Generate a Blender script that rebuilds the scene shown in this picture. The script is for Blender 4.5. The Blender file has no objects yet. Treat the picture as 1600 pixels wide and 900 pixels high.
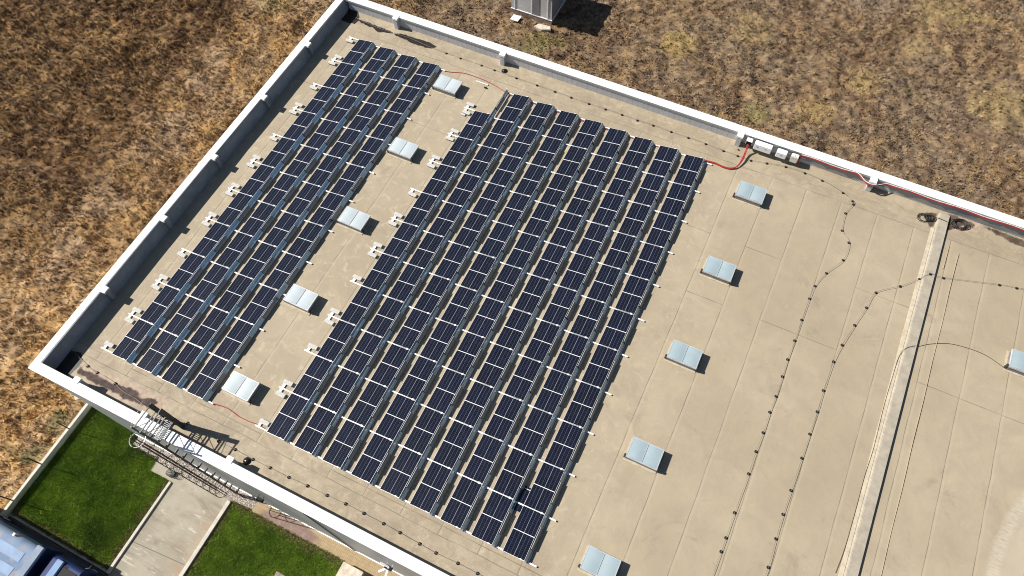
import bpy, bmesh, math, random
import numpy as np
from mathutils import Vector, Matrix

SC = bpy.context.scene
COL = SC.collection
rnd = random.Random(7)
rng = np.random.default_rng(11)

# ------------------------------------------------------------------ camera
R = [[0.9010109, 0.4333972, -0.018607], [0.3752083, -0.8001309, -0.4679843], [-0.2177111, 0.4146774, -0.8835409]]
CAM = [26.435, -4.1776, 35.9503]
cd = bpy.data.cameras.new('camera')
cam = bpy.data.objects.new('camera', cd)
COL.objects.link(cam)
m = Matrix.Identity(4)
for i in range(3):
    m[i][0] = R[0][i]; m[i][1] = -R[1][i]; m[i][2] = -R[2][i]; m[i][3] = CAM[i]
cam.matrix_world = m
cd.sensor_width = 36.0
cd.lens = 25.8508
cd.clip_start = 0.5
cd.clip_end = 3000
SC.camera = cam

# ------------------------------------------------------------------ light
SUNVEC = Vector((1.10, 0.20, -1.0))            # direction the sunlight travels
EL = math.atan2(1.0, math.hypot(1.10, 0.20))
AZ = math.atan2(-1.10, -0.20)
w = bpy.data.worlds.new('World'); SC.world = w; w.use_nodes = True
nt = w.node_tree; nt.nodes.clear()
sky = nt.nodes.new('ShaderNodeTexSky'); sky.sky_type = 'NISHITA'; sky.sun_disc = False
sky.sun_elevation = EL; sky.sun_rotation = AZ; sky.altitude = 100; sky.dust_density = 0.6
bg = nt.nodes.new('ShaderNodeBackground'); bg.inputs[1].default_value = 0.05
wo = nt.nodes.new('ShaderNodeOutputWorld')
nt.links.new(sky.outputs[0], bg.inputs[0]); nt.links.new(bg.outputs[0], wo.inputs[0])
sd = bpy.data.lights.new('sun', 'SUN'); sd.energy = 5.0; sd.angle = math.radians(0.55); sd.color = (1.0, 0.955, 0.88)
sun = bpy.data.objects.new('sun', sd); COL.objects.link(sun)
sun.rotation_euler = SUNVEC.to_track_quat('-Z', 'Y').to_euler()
sun.location = (-40, -10, 40)
SC.view_settings.view_transform = 'Standard'; SC.view_settings.look = 'None'
SC.view_settings.gamma = 1.0; SC.view_settings.use_curve_mapping = False
SC.view_settings.exposure = 0.64
SC.cycles.filter_width = 1.05

# ------------------------------------------------------------------ materials
class NT:
    def __init__(s, name, rough=0.6, metal=0.0, spec=0.5):
        s.m = bpy.data.materials.new(name); s.m.use_nodes = True
        s.t = s.m.node_tree; s.b = s.t.nodes['Principled BSDF']
        s.b.inputs['Roughness'].default_value = rough; s.b.inputs['Metallic'].default_value = metal
        s.b.inputs['Specular IOR Level'].default_value = spec
    def n(s, typ, **k):
        x = s.t.nodes.new(typ)
        for a, v in k.items(): setattr(x, a, v)
        return x
    def l(s, a, b): s.t.links.new(a, b)
    def setin(s, sock, v):
        if hasattr(v, 'is_linked') or isinstance(v, bpy.types.NodeSocket): s.l(v, sock)
        else: sock.default_value = v
    def math(s, op, a, b=0.0, c=0.0, clamp=False):
        x = s.n('ShaderNodeMath', operation=op, use_clamp=clamp)
        s.setin(x.inputs[0], a); s.setin(x.inputs[1], b)
        if op in ('MULTIPLY_ADD', 'SMOOTH_MIN', 'COMPARE'): s.setin(x.inputs[2], c)
        return x.outputs[0]
    def obj(s):
        return s.n('ShaderNodeTexCoord').outputs['Object']
    def geo(s):
        return s.n('ShaderNodeNewGeometry').outputs['Position']
    def sep(s, v):
        x = s.n('ShaderNodeSeparateXYZ'); s.l(v, x.inputs[0]); return x.outputs
    def noise(s, v, scale, detail=4, rough=0.55, dist=0.0):
        x = s.n('ShaderNodeTexNoise'); s.l(v, x.inputs['Vector'])
        x.inputs['Scale'].default_value = scale; x.inputs['Detail'].default_value = detail
        x.inputs['Roughness'].default_value = rough; x.inputs['Distortion'].default_value = dist
        return x.outputs['Fac']
    def ramp(s, f, lo, hi, smooth=True):
        x = s.n('ShaderNodeMapRange'); x.interpolation_type = 'SMOOTHSTEP' if smooth else 'LINEAR'
        s.l(f, x.inputs[0]); x.inputs[1].default_value = lo; x.inputs[2].default_value = hi
        return x.outputs[0]
    def mix(s, f, a, b, mode='MIX'):
        x = s.n('ShaderNodeMix', data_type='RGBA', blend_type=mode)
        s.setin(x.inputs[0], f)
        for sock, v in ((x.inputs[6], a), (x.inputs[7], b)):
            if isinstance(v, (tuple, list)): sock.default_value = (*v[:3], 1.0)
            else: s.l(v, sock)
        return x.outputs[2]
    def scale(s, v, sx, sy, sz):
        x = s.n('ShaderNodeMapping'); s.l(v, x.inputs[0]); x.inputs['Scale'].default_value = (sx, sy, sz); return x.outputs[0]
    def color(s, c):
        if isinstance(c, (tuple, list)): s.b.inputs['Base Color'].default_value = (*c[:3], 1.0)
        else: s.l(c, s.b.inputs['Base Color'])
    def bump(s, h, strength=0.4, dist=0.02):
        x = s.n('ShaderNodeBump'); s.l(h, x.inputs['Height']); x.inputs['Strength'].default_value = strength
        x.inputs['Distance'].default_value = dist; s.l(x.outputs[0], s.b.inputs['Normal'])

M = {}
def plain(name, col, rough=0.6, metal=0.0, var=0.15, scale=3.0, spec=0.5, bump=0.0):
    a = NT(name, rough, metal, spec)
    v = a.obj()
    f = a.noise(v, scale, 5, 0.6)
    lo = tuple(c * (1 - var) for c in col); hi = tuple(min(1, c * (1 + var)) for c in col)
    a.color(a.mix(a.ramp(f, 0.3, 0.7), lo, hi))
    if bump: a.bump(a.noise(v, scale * 12, 3), bump, 0.01)
    M[name] = a.m
    return a.m

# roof membrane: beige sheets about 2.07 m wide with lapped seams, dirt and scuffs
a = NT('roof_membrane', 0.75, 0.0, 0.35)
P = a.geo(); X, Y, Z = a.sep(P)
wob = a.math('MULTIPLY', a.math('SUBTRACT', a.noise(P, 0.55, 2), 0.5), 0.09)
xs = a.math('DIVIDE', a.math('ADD', a.math('SUBTRACT', X, 26.32), wob), 2.072)
fx = a.math('FRACT', xs); strip = a.math('FLOOR', xs)
dx = a.math('MINIMUM', fx, a.math('SUBTRACT', 1.0, fx))
seam = a.ramp(dx, 0.0135, 0.002)
lap = a.math('MULTIPLY', a.ramp(fx, 0.075, 0.055), a.ramp(fx, 0.0, 0.02))
wn = a.n('ShaderNodeTexWhiteNoise', noise_dimensions='1D'); a.l(strip, wn.inputs['W'])
yo = a.math('DIVIDE', a.math('ADD', a.math('SUBTRACT', Y, 20.72), a.math('MULTIPLY', a.math('GREATER_THAN', wn.outputs[0], 0.55), 4.1)), 20.9)
fy = a.math('FRACT', yo); dy = a.math('MINIMUM', fy, a.math('SUBTRACT', 1.0, fy))
cross = a.ramp(dy, 0.0015, 0.0003)
wy = a.math('ADD', Y, a.math('MULTIPLY', wob, 1.5))
e1 = a.ramp(a.math('ABSOLUTE', a.math('SUBTRACT', wy, 26.02)), 0.028, 0.006)
e2 = a.ramp(a.math('ABSOLUTE', a.math('SUBTRACT', wy, -0.62)), 0.026, 0.006)
inner = a.math('MULTIPLY', a.math('GREATER_THAN', 26.02, wy), a.math('GREATER_THAN', wy, -0.62))
lines = a.math('MAXIMUM', a.math('MULTIPLY', a.math('MAXIMUM', seam, cross), inner), a.math('MAXIMUM', e1, e2))
fade = a.ramp(a.noise(P, 0.9, 3), 0.30, 0.66)
lines = a.math('MULTIPLY', lines, a.math('MULTIPLY_ADD', fade, 0.55, 0.30))
big = a.ramp(a.noise(P, 0.13, 5, 0.6), 0.32, 0.70)
mid = a.ramp(a.noise(P, 0.75, 6, 0.65, 0.6), 0.35, 0.68)
fine = a.noise(P, 9.0, 5, 0.7)
c = a.mix(big, (0.322, 0.263, 0.178), (0.382, 0.316, 0.219))
c = a.mix(a.math('MULTIPLY', mid, 0.5), c, (0.275, 0.230, 0.166))
blot = a.ramp(a.noise(P, 0.36, 6, 0.72, 1.2), 0.55, 0.74)
c = a.mix(a.math('MULTIPLY', blot, 0.55), c, (0.215, 0.180, 0.133))
left = a.ramp(X, 31.0, 22.0)
mott = a.ramp(a.noise(P, 1.7, 6, 0.72, 0.8), 0.50, 0.68)
c = a.mix(a.math('MULTIPLY', a.math('MULTIPLY', mott, left), 0.62), c, (0.47, 0.395, 0.285))
rust = a.ramp(a.noise(a.scale(P, 0.22, 1.1, 1), 0.9, 5, 0.65), 0.55, 0.75)
edge = a.math('MAXIMUM', a.ramp(Y, 25.6, 27.2), a.ramp(Y, 0.2, -1.4))
c = a.mix(a.math('MULTIPLY', a.math('MULTIPLY', rust, edge), 0.6), c, (0.37, 0.245, 0.15))
scuff = a.ramp(a.noise(a.scale(P, 1.0, 1.0, 1), 2.6, 3, 0.9, 2.5), 0.66, 0.74)
c = a.mix(a.math('MULTIPLY', scuff, 0.34), c, (0.52, 0.45, 0.34))
near = a.math('MAXIMUM', a.ramp(Y, 1.5, -0.6), a.ramp(Y, 24.8, 26.6))
grime = a.ramp(a.noise(a.scale(P, 0.7, 1.0, 1), 1.15, 7, 0.78, 0.7), 0.42, 0.62)
c = a.mix(a.math('MULTIPLY', a.math('MULTIPLY', grime, near), 0.62), c, (0.225, 0.180, 0.125))
lime = a.ramp(a.noise(P, 2.4, 6, 0.75, 1.6), 0.56, 0.68)
c = a.mix(a.math('MULTIPLY', a.math('MULTIPLY', lime, a.math('MULTIPLY_ADD', near, 0.7, 0.3)), 0.45), c, (0.50, 0.425, 0.315))
spot = a.ramp(a.noise(P, 1.3, 2, 0.5), 0.70, 0.78)
c = a.mix(a.math('MULTIPLY', spot, 0.35), c, (0.24, 0.20, 0.155))
c = a.mix(a.math('MULTIPLY', a.math('MULTIPLY', lap, inner), 0.12), c, (0.56, 0.49, 0.37))
c = a.mix(a.math('MULTIPLY', a.math('SUBTRACT', fine, 0.35), 0.5, clamp=True), c, (0.34, 0.285, 0.21))
c = a.mix(lines, c, (0.135, 0.110, 0.080))
arc = a.math('SQRT', a.math('ADD', a.math('POWER', a.math('SUBTRACT', X, 54.259), 2.0), a.math('POWER', a.math('SUBTRACT', Y, 8.604), 2.0)))
arcd = a.math('ABSOLUTE', a.math('SUBTRACT', arc, 10.561))
streak = a.noise(a.scale(P, 1.2, 7.0, 1), 2.0, 3, 0.6)
wash = a.math('MULTIPLY', a.ramp(arcd, 0.42, 0.10), a.ramp(streak, 0.25, 0.65))
c = a.mix(a.math('MULTIPLY', wash, 0.34), c, (0.62, 0.58, 0.50))
inn = a.ramp(arc, 10.561 + 0.1, 10.561 - 0.6)
c = a.mix(a.math('MULTIPLY', inn, 0.22), c, (0.55, 0.50, 0.42))
# standing water and dried silt: their outlines come from the sheet's own 'stain' attribute, frayed by noise
st = a.n('ShaderNodeAttribute', attribute_name='stain'); ss = a.n('ShaderNodeSeparateColor'); a.l(st.outputs['Color'], ss.inputs[0])
fr_ = a.math('MULTIPLY', a.math('SUBTRACT', a.noise(P, 2.6, 6, 0.65, 0.6), 0.5), 0.75)
pale = a.ramp(a.math('ADD', ss.outputs[2], fr_), 0.40, 0.62)
palec = a.mix(a.ramp(a.noise(P, 2.2, 6, 0.7, 1.0), 0.35, 0.65), (0.30, 0.205, 0.155), (0.43, 0.345, 0.26))
c = a.mix(a.math('MULTIPLY', pale, 0.75), c, palec)
brn = a.ramp(a.math('ADD', ss.outputs[1], fr_), 0.40, 0.62)
brnc = a.mix(a.ramp(a.noise(P, 2.3, 6, 0.72, 1.0), 0.38, 0.62), (0.026, 0.014, 0.012), (0.075, 0.045, 0.036))
brnc = a.mix(a.math('GREATER_THAN', X, 30.0), brnc, a.mix(a.ramp(a.noise(P, 1.2, 5, 0.7), 0.35, 0.65), (0.050, 0.034, 0.022), (0.120, 0.088, 0.060)))
c = a.mix(brn, c, brnc)
wet = a.ramp(a.math('ADD', ss.outputs[0], a.math('MULTIPLY', fr_, 0.8)), 0.46, 0.54)
c = a.mix(wet, c, a.mix(a.ramp(a.noise(P, 2.5, 6, 0.7), 0.35, 0.7), (0.010, 0.008, 0.007), (0.030, 0.022, 0.016)))
a.l(a.math('MULTIPLY_ADD', wet, -0.25, 0.75), a.b.inputs['Roughness'])
a.color(c)
hh = a.math('ADD', a.math('MULTIPLY', a.noise(P, 1.1, 4), 1.0), a.math('MULTIPLY', fine, 0.12))
a.bump(a.math('SUBTRACT', hh, a.math('MULTIPLY', lines, 0.3)), 0.35, 0.05)
M['roof_membrane'] = a.m

# parapet inside: grey face, darker towards the right, with an irregular paler band at its foot
a = NT('parapet_grey', 0.6)
P = a.geo(); X, Y, Z = a.sep(P)
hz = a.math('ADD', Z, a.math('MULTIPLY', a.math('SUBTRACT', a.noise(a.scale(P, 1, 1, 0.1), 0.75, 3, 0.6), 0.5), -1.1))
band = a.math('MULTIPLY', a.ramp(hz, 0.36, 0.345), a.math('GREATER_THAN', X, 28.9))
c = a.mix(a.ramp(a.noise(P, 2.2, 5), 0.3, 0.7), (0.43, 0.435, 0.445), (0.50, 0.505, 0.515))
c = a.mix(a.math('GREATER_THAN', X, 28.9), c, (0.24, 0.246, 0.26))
rib = a.math('FRACT', a.math('MULTIPLY', X, 2.9)); ribm = a.math('MULTIPLY', a.ramp(a.math('ABSOLUTE', a.math('SUBTRACT', rib, 0.5)), 0.09, 0.02), a.math('LESS_THAN', X, 26))
c = a.mix(a.math('MULTIPLY', ribm, 0.35), c, (0.20, 0.205, 0.215))
jt = a.math('FRACT', a.math('MULTIPLY', X, 0.36)); jm = a.math('MULTIPLY', a.ramp(a.math('ABSOLUTE', a.math('SUBTRACT', jt, 0.5)), 0.009, 0.003), a.math('LESS_THAN', X, 26))
c = a.mix(a.math('MULTIPLY', jm, 0.8), c, (0.55, 0.55, 0.55))
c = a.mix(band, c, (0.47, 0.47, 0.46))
a.color(c); a.bump(a.noise(P, 4, 4), 0.3, 0.02)
M['parapet_grey'] = a.m
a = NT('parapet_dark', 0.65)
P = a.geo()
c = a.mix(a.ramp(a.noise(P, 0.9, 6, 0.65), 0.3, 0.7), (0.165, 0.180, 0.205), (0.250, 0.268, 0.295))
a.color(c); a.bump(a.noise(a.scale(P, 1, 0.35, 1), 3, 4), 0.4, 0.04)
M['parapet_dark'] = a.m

# white coping with sheet joints and faint dirt
a = NT('white_coping', 0.35, 0.0, 0.5)
P = a.geo(); X, Y, Z = a.sep(P)
def joint(v, period, off):
    f = a.math('FRACT', a.math('DIVIDE', a.math('ADD', v, off), period))
    return a.ramp(a.math('ABSOLUTE', a.math('SUBTRACT', f, 0.5)), 0.0042, 0.0018)
jl = a.math('MAXIMUM', joint(X, 3.02, 0.75), joint(Y, 3.02, 0.4))
c = a.mix(a.ramp(a.noise(P, 1.6, 6, 0.7), 0.45, 0.75), (0.80, 0.80, 0.79), (0.70, 0.70, 0.68))
c = a.mix(a.math('MULTIPLY', jl, 0.55), c, (0.34, 0.34, 0.35))
a.color(c); M['white_coping'] = a.m

# facade sandwich panels
a = NT('facade_panel', 0.45)
P = a.geo(); X, Y, Z = a.sep(P)
f = a.math('FRACT', a.math('DIVIDE', a.math('ADD', X, Y), 1.0)); jl = a.ramp(a.math('ABSOLUTE', a.math('SUBTRACT', f, 0.5)), 0.02, 0.008)
f2 = a.math('FRACT', a.math('MULTIPLY', a.math('ADD', X, Y), 10.0)); mr = a.ramp(a.math('ABSOLUTE', a.math('SUBTRACT', f2, 0.5)), 0.2, 0.1)
c = a.mix(a.ramp(a.noise(P, 0.6, 5), 0.3, 0.7), (0.42, 0.435, 0.435), (0.50, 0.515, 0.515))
c = a.mix(a.math('MULTIPLY', mr, 0.10), c, (0.25, 0.26, 0.26))
c = a.mix(a.math('MULTIPLY', jl, 0.5), c, (0.2, 0.21, 0.22))
a.color(c); M['facade_panel'] = a.m

# solar cells: 6 columns, half-cut cells, ribbons
a = NT('solar_cells', 0.16, 0.0, 0.32)
O = a.obj(); x, y, z = a.sep(O)
oi = a.n('ShaderNodeObjectInfo').outputs['Random']
u = a.math('MULTIPLY', a.math('DIVIDE', a.math('SUBTRACT', x, 0.022), 1.090), 6.0)
fu = a.math('FRACT', u); du = a.math('MINIMUM', fu, a.math('SUBTRACT', 1.0, fu))
v = a.math('MULTIPLY', a.math('DIVIDE', y, 2.27), 24.0)
fv = a.math('FRACT', v); dv = a.math('MINIMUM', fv, a.math('SUBTRACT', 1.0, fv))
vl = a.ramp(du, 0.040, 0.018); hl = a.ramp(dv, 0.085, 0.03)
cx = a.ramp(a.math('ABSOLUTE', a.math('SUBTRACT', u, 3.0)), 0.058, 0.03)
cm = a.ramp(a.math('ABSOLUTE', a.math('SUBTRACT', v, 12.0)), 0.19, 0.11)
cellid = a.n('ShaderNodeCombineXYZ'); a.l(a.math('FLOOR', u), cellid.inputs[0]); a.l(a.math('FLOOR', v), cellid.inputs[1]); a.l(a.math('MULTIPLY', oi, 91.0), cellid.inputs[2])
wn = a.n('ShaderNodeTexWhiteNoise'); a.l(cellid.outputs[0], wn.inputs[0])
cc = a.mix(wn.outputs[0], (0.0038, 0.0044, 0.0090), (0.0064, 0.0080, 0.0180))
cc = a.mix(a.math('MULTIPLY', oi, 0.35), cc, (0.006, 0.008, 0.022))
cc = a.mix(a.math('MULTIPLY', hl, 0.10), cc, (0.20, 0.23, 0.33))
cc = a.mix(a.math('MULTIPLY', vl, 0.20), cc, (0.36, 0.40, 0.47))
cc = a.mix(a.math('MULTIPLY', cx, 0.36), cc, (0.62, 0.65, 0.70))
cc = a.mix(cm, cc, (0.74, 0.75, 0.76))
drop = a.ramp(a.noise(a.geo(), 2.7, 1, 0.5), 0.845, 0.86)
cc = a.mix(a.math('MULTIPLY', drop, 0.6), cc, (0.5, 0.5, 0.47))
vv = a.n('ShaderNodeTexWhiteNoise', noise_dimensions='1D'); a.l(oi, vv.inputs['W'])
a.l(a.math('MULTIPLY_ADD', vv.outputs[0], 0.05, 0.10), a.b.inputs['Roughness'])
dust = a.ramp(a.noise(a.geo(), 1.4, 5, 0.7), 0.45, 0.8)
cc = a.mix(a.math('MULTIPLY', dust, 0.006), cc, (0.5, 0.43, 0.34))
a.color(cc)
M['solar_cells'] = a.m

plain('lip_grey', (0.35, 0.365, 0.375), 0.5, 0.0, 0.08, 1.5)
plain('aluminium', (0.80, 0.80, 0.80), 0.38, 0.25, 0.06, 4)
plain('zinc_blue', (0.25, 0.335, 0.42), 0.22, 0.9, 0.03, 1)  # galvanised metal with the sky's reflection put into its blue tint
plain('zinc_grey', (0.185, 0.205, 0.230), 0.42, 0.8, 0.04, 1)
plain('white_rail', (0.82, 0.82, 0.81), 0.45, 0.0, 0.05, 4)
plain('black_void', (0.01, 0.01, 0.01), 0.8)
plain('white_block', (0.46, 0.45, 0.42), 0.8, 0.0, 0.10, 6, bump=0.4)
plain('black_rubber', (0.010, 0.0095, 0.009), 0.75, 0.0, 0.3, 9, 0.25)
plain('wire_metal', (0.20, 0.19, 0.18), 0.5, 0.4, 0.45, 1.2)
plain('holder_clip', (0.22, 0.21, 0.20), 0.4, 0.5)
plain('red_cable', (0.33, 0.024, 0.020), 0.42, 0.0, 0.15, 3)
plain('white_cable', (0.70, 0.68, 0.66), 0.45)
plain('black_cable', (0.02, 0.02, 0.022), 0.45)
plain('inverter_white', (0.78, 0.80, 0.82), 0.35, 0.0, 0.03, 2)
plain('box_beige', (0.62, 0.61, 0.56), 0.5, 0.0, 0.06, 2)
plain('dark_metal', (0.075, 0.080, 0.082), 0.45, 0.6, 0.2, 4)
plain('grate_metal', (0.20, 0.205, 0.21), 0.5, 0.6, 0.25, 6)
plain('light_metal', (0.62, 0.63, 0.64), 0.4, 0.4, 0.1, 4)
plain('concrete_ridge', (0.315, 0.278, 0.218), 0.85, 0.0, 0.13, 2.6, bump=0.5)
plain('curb_beige', (0.40, 0.34, 0.25), 0.8, 0.0, 0.15, 3)
plain('curb_grey', (0.20, 0.20, 0.205), 0.6, 0.2, 0.15, 3)
plain('kerb_concrete', (0.47, 0.44, 0.38), 0.85, 0.0, 0.12, 2.5, bump=0.4)
plain('garden_wall', (0.50, 0.48, 0.42), 0.85, 0.0, 0.14, 1.8, bump=0.4)
plain('stone_pale', (0.52, 0.45, 0.36), 0.9, 0.0, 0.2, 3)
plain('asphalt', (0.075, 0.066, 0.058), 0.85, 0.0, 0.3, 1.3, bump=0.4)
plain('shed_panel', (0.56, 0.57, 0.58), 0.5, 0.1, 0.08, 0.6)
plain('shed_dark', (0.22, 0.23, 0.25), 0.5, 0.1, 0.08, 0.6)
plain('shed_trim', (0.80, 0.80, 0.80), 0.4)
plain('plinth', (0.26, 0.20, 0.165), 0.9, 0.0, 0.35, 3.5, bump=0.6)
plain('truck_navy', (0.010, 0.026, 0.105), 0.55, 0.0, 0.2, 1.5, 0.25)
plain('truck_sky', (0.22, 0.32, 0.50), 0.6, 0.0, 0.06, 1.5, 0.25)
plain('truck_sheet', (0.205, 0.285, 0.425), 0.6, 0.0, 0.12, 1.2, 0.25)
plain('truck_frame', (0.20, 0.245, 0.325), 0.6, 0.0, 0.12, 1.2, 0.25)
plain('truck_black', (0.006, 0.006, 0.008), 0.6, 0.0, 0.2, 2, 0.2)
plain('black_drain', (0.015, 0.010, 0.009), 0.2)

# skylight panes: milky sheet, glossy, with the sky's reflection put into its blue
a = NT('milky_pane', 0.33, 0.0, 0.6)
P = a.geo()
f = a.ramp(a.noise(P, 1.1, 4, 0.6), 0.35, 0.7)
c = a.mix(f, (0.285, 0.358, 0.388), (0.325, 0.398, 0.425))
c = a.mix(a.math('MULTIPLY', a.ramp(a.noise(P, 9, 5, 0.8), 0.60, 0.78), 0.25), c, (0.62, 0.66, 0.66))
a.color(c); M['milky_pane'] = a.m
a = NT('glare_pane', 0.4, 0.0, 0.3)  # same sheet, paler: sun glare put into its base colour
P = a.geo()
c = a.mix(a.ramp(a.noise(P, 1.1, 4, 0.6), 0.35, 0.7), (0.41, 0.465, 0.49), (0.47, 0.515, 0.535))
a.color(c); M['glare_pane'] = a.m

# wet and dried puddle marks
a = NT('wet_dirt', 0.55, 0.0, 0.4); P = a.geo()
a.color(a.mix(a.ramp(a.noise(P, 2.5, 6, 0.7), 0.35, 0.7), (0.010, 0.008, 0.007), (0.030, 0.022, 0.016))); M['wet_dirt'] = a.m
a = NT('brown_silt', 0.7, 0.0, 0.3); P = a.geo()
a.color(a.mix(a.ramp(a.noise(P, 1.9, 6, 0.72, 1.0), 0.38, 0.62), (0.048, 0.026, 0.022), (0.125, 0.078, 0.062))); M['brown_silt'] = a.m
a = NT('pale_silt', 0.85, 0.0, 0.3); P = a.geo()
a.color(a.mix(a.ramp(a.noise(P, 1.6, 6, 0.72, 1.0), 0.35, 0.65), (0.42, 0.305, 0.235), (0.50, 0.42, 0.33))); M['pale_silt'] = a.m

# field and grass take their own colour per vertex (plants differ in colour), broken up by noise
def tinted(name, rough, bumps=None, var=0.5, vs=6.0):
    a = NT(name, rough, 0.0, 0.15)
    at = a.n('ShaderNodeAttribute', attribute_name='tint'); P = a.geo()
    f = a.noise(P, vs, 4, 0.7)
    k = a.math('MULTIPLY_ADD', f, var * 2, 1 - var)
    kk = a.n('ShaderNodeCombineXYZ')
    for i in range(3): a.l(k, kk.inputs[i])
    a.color(a.mix(1.0, at.outputs['Color'], kk.outputs[0], 'MULTIPLY'))
    if bumps: a.bump(a.noise(P, bumps[0], 6, 0.75), bumps[1], bumps[2])
    M[name] = a.m
tinted('field_soil', 0.95, (3.5, 0.9, 0.12), 0.5, 4.0)
tinted('straw', 0.8, None, 0.3, 9.0)
tinted('lawn_blades', 0.6, None, 0.3, 9.0)
a = NT('lawn_soil', 0.9, 0.0, 0.2); P = a.geo()
c = a.mix(a.ramp(a.noise(P, 0.5, 5, 0.6), 0.3, 0.7), (0.035, 0.075, 0.008), (0.060, 0.110, 0.014))
a.color(c); a.bump(a.noise(P, 9, 5), 0.6, 0.05); M['lawn_soil'] = a.m
# driveway concrete
a = NT('drive_concrete', 0.85, 0.0, 0.3); P = a.geo(); X, Y, Z = a.sep(P)
c = a.mix(a.ramp(a.noise(P, 0.4, 6, 0.65), 0.3, 0.7), (0.265, 0.235, 0.180), (0.345, 0.310, 0.245))
st = a.ramp(a.noise(a.scale(P, 0.35, 1.2, 1), 1.0, 6, 0.7, 0.8), 0.48, 0.72)
c = a.mix(a.math('MULTIPLY', st, 0.7), c, (0.165, 0.14, 0.11))
ru = a.math('MULTIPLY', a.ramp(X, 3.2, 5.2), a.ramp(a.noise(P, 0.9, 5, 0.7), 0.42, 0.68))
c = a.mix(a.math('MULTIPLY', ru, 0.5), c, (0.33, 0.20, 0.12))
wv = a.ramp(a.noise(a.scale(P, 0.5, 2.2, 1), 1.5, 3, 0.6, 2.0), 0.60, 0.68)
c = a.mix(a.math('MULTIPLY', wv, 0.4), c, (0.60, 0.56, 0.47))
jl = a.ramp(a.math('ABSOLUTE', a.math('SUBTRACT', a.math('MULTIPLY_ADD', X, -0.075, Y), -8.12)), 0.03, 0.012)
c = a.mix(a.math('MULTIPLY', jl, 0.8), c, (0.09, 0.08, 0.07))
a.color(c); a.bump(a.noise(P, 8, 5), 0.3, 0.02); M['drive_concrete'] = a.m
# brick path
a = NT('brick_path', 0.85, 0.0, 0.3); P = a.geo(); X, Y, Z = a.sep(P)
br = a.n('ShaderNodeTexBrick'); a.l(a.scale(P, 1, 1, 1), br.inputs['Vector'])
br.inputs['Scale'].default_value = 1.0; br.inputs['Brick Width'].default_value = 0.11; br.inputs['Row Height'].default_value = 0.21
br.inputs['Mortar Size'].default_value = 0.010; br.offset = 0.0
br.inputs['Color1'].default_value = (0.31, 0.225, 0.125, 1); br.inputs['Color2'].default_value = (0.36, 0.27, 0.155, 1); br.inputs['Mortar'].default_value = (0.23, 0.17, 0.10, 1)
br2 = a.n('ShaderNodeTexBrick'); a.l(a.scale(P, 1, 1, 1), br2.inputs['Vector'])
br2.inputs['Scale'].default_value = 1.0; br2.inputs['Brick Width'].default_value = 0.11; br2.inputs['Row Height'].default_value = 0.21
br2.inputs['Mortar Size'].default_value = 0.010; br2.offset = 0.0
br2.inputs['Color1'].default_value = (0.19, 0.125, 0.105, 1); br2.inputs['Color2'].default_value = (0.24, 0.16, 0.135, 1); br2.inputs['Mortar'].default_value = (0.17, 0.12, 0.09, 1)
wedge = a.ramp(a.math('ADD', a.math('ADD', Y, 3.02), a.math('MULTIPLY', a.math('SINE', a.math('MULTIPLY', a.math('SUBTRACT', X, 7.2), 0.62)), -0.42)), 0.10, -0.10)
reg = a.math('MULTIPLY', a.ramp(X, 7.2, 7.9), a.ramp(X, 12.2, 11.2))
c = a.mix(a.math('MULTIPLY', wedge, reg), br.outputs[0], br2.outputs[0])
c = a.mix(a.math('MULTIPLY', a.ramp(a.noise(P, 2.2, 5, 0.7), 0.45, 0.75), 0.4), c, (0.40, 0.33, 0.22))
a.color(c); M['brick_path'] = a.m
# gravel
a = NT('gravel', 0.9, 0.0, 0.3); P = a.geo()
vo = a.n('ShaderNodeTexVoronoi'); a.l(P, vo.inputs['Vector']); vo.inputs['Scale'].default_value = 13.0
c = a.mix(a.ramp(vo.outputs['Distance'], 0.1, 0.55), (0.58, 0.53, 0.48), (0.20, 0.165, 0.14))
c = a.mix(a.math('MULTIPLY', a.ramp(a.noise(P, 3, 4), 0.45, 0.7), 0.45), c, (0.36, 0.27, 0.19))
a.color(c); a.bump(vo.outputs['Distance'], 0.8, 0.05); M['gravel'] = a.m
# truck roof: faded blue paint with rusty wear
a = NT('truck_roof', 0.65, 0.0, 0.2); P = a.obj()
c = a.mix(a.ramp(a.noise(P, 0.8, 4), 0.3, 0.7), (0.125, 0.185, 0.29), (0.185, 0.245, 0.345))
c = a.mix(a.math('MULTIPLY', a.ramp(a.noise(P, 1.3, 6, 0.65, 0.4), 0.50, 0.70), 0.75), c, (0.33, 0.26, 0.185))
a.color(c); M['truck_roof'] = a.m

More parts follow.
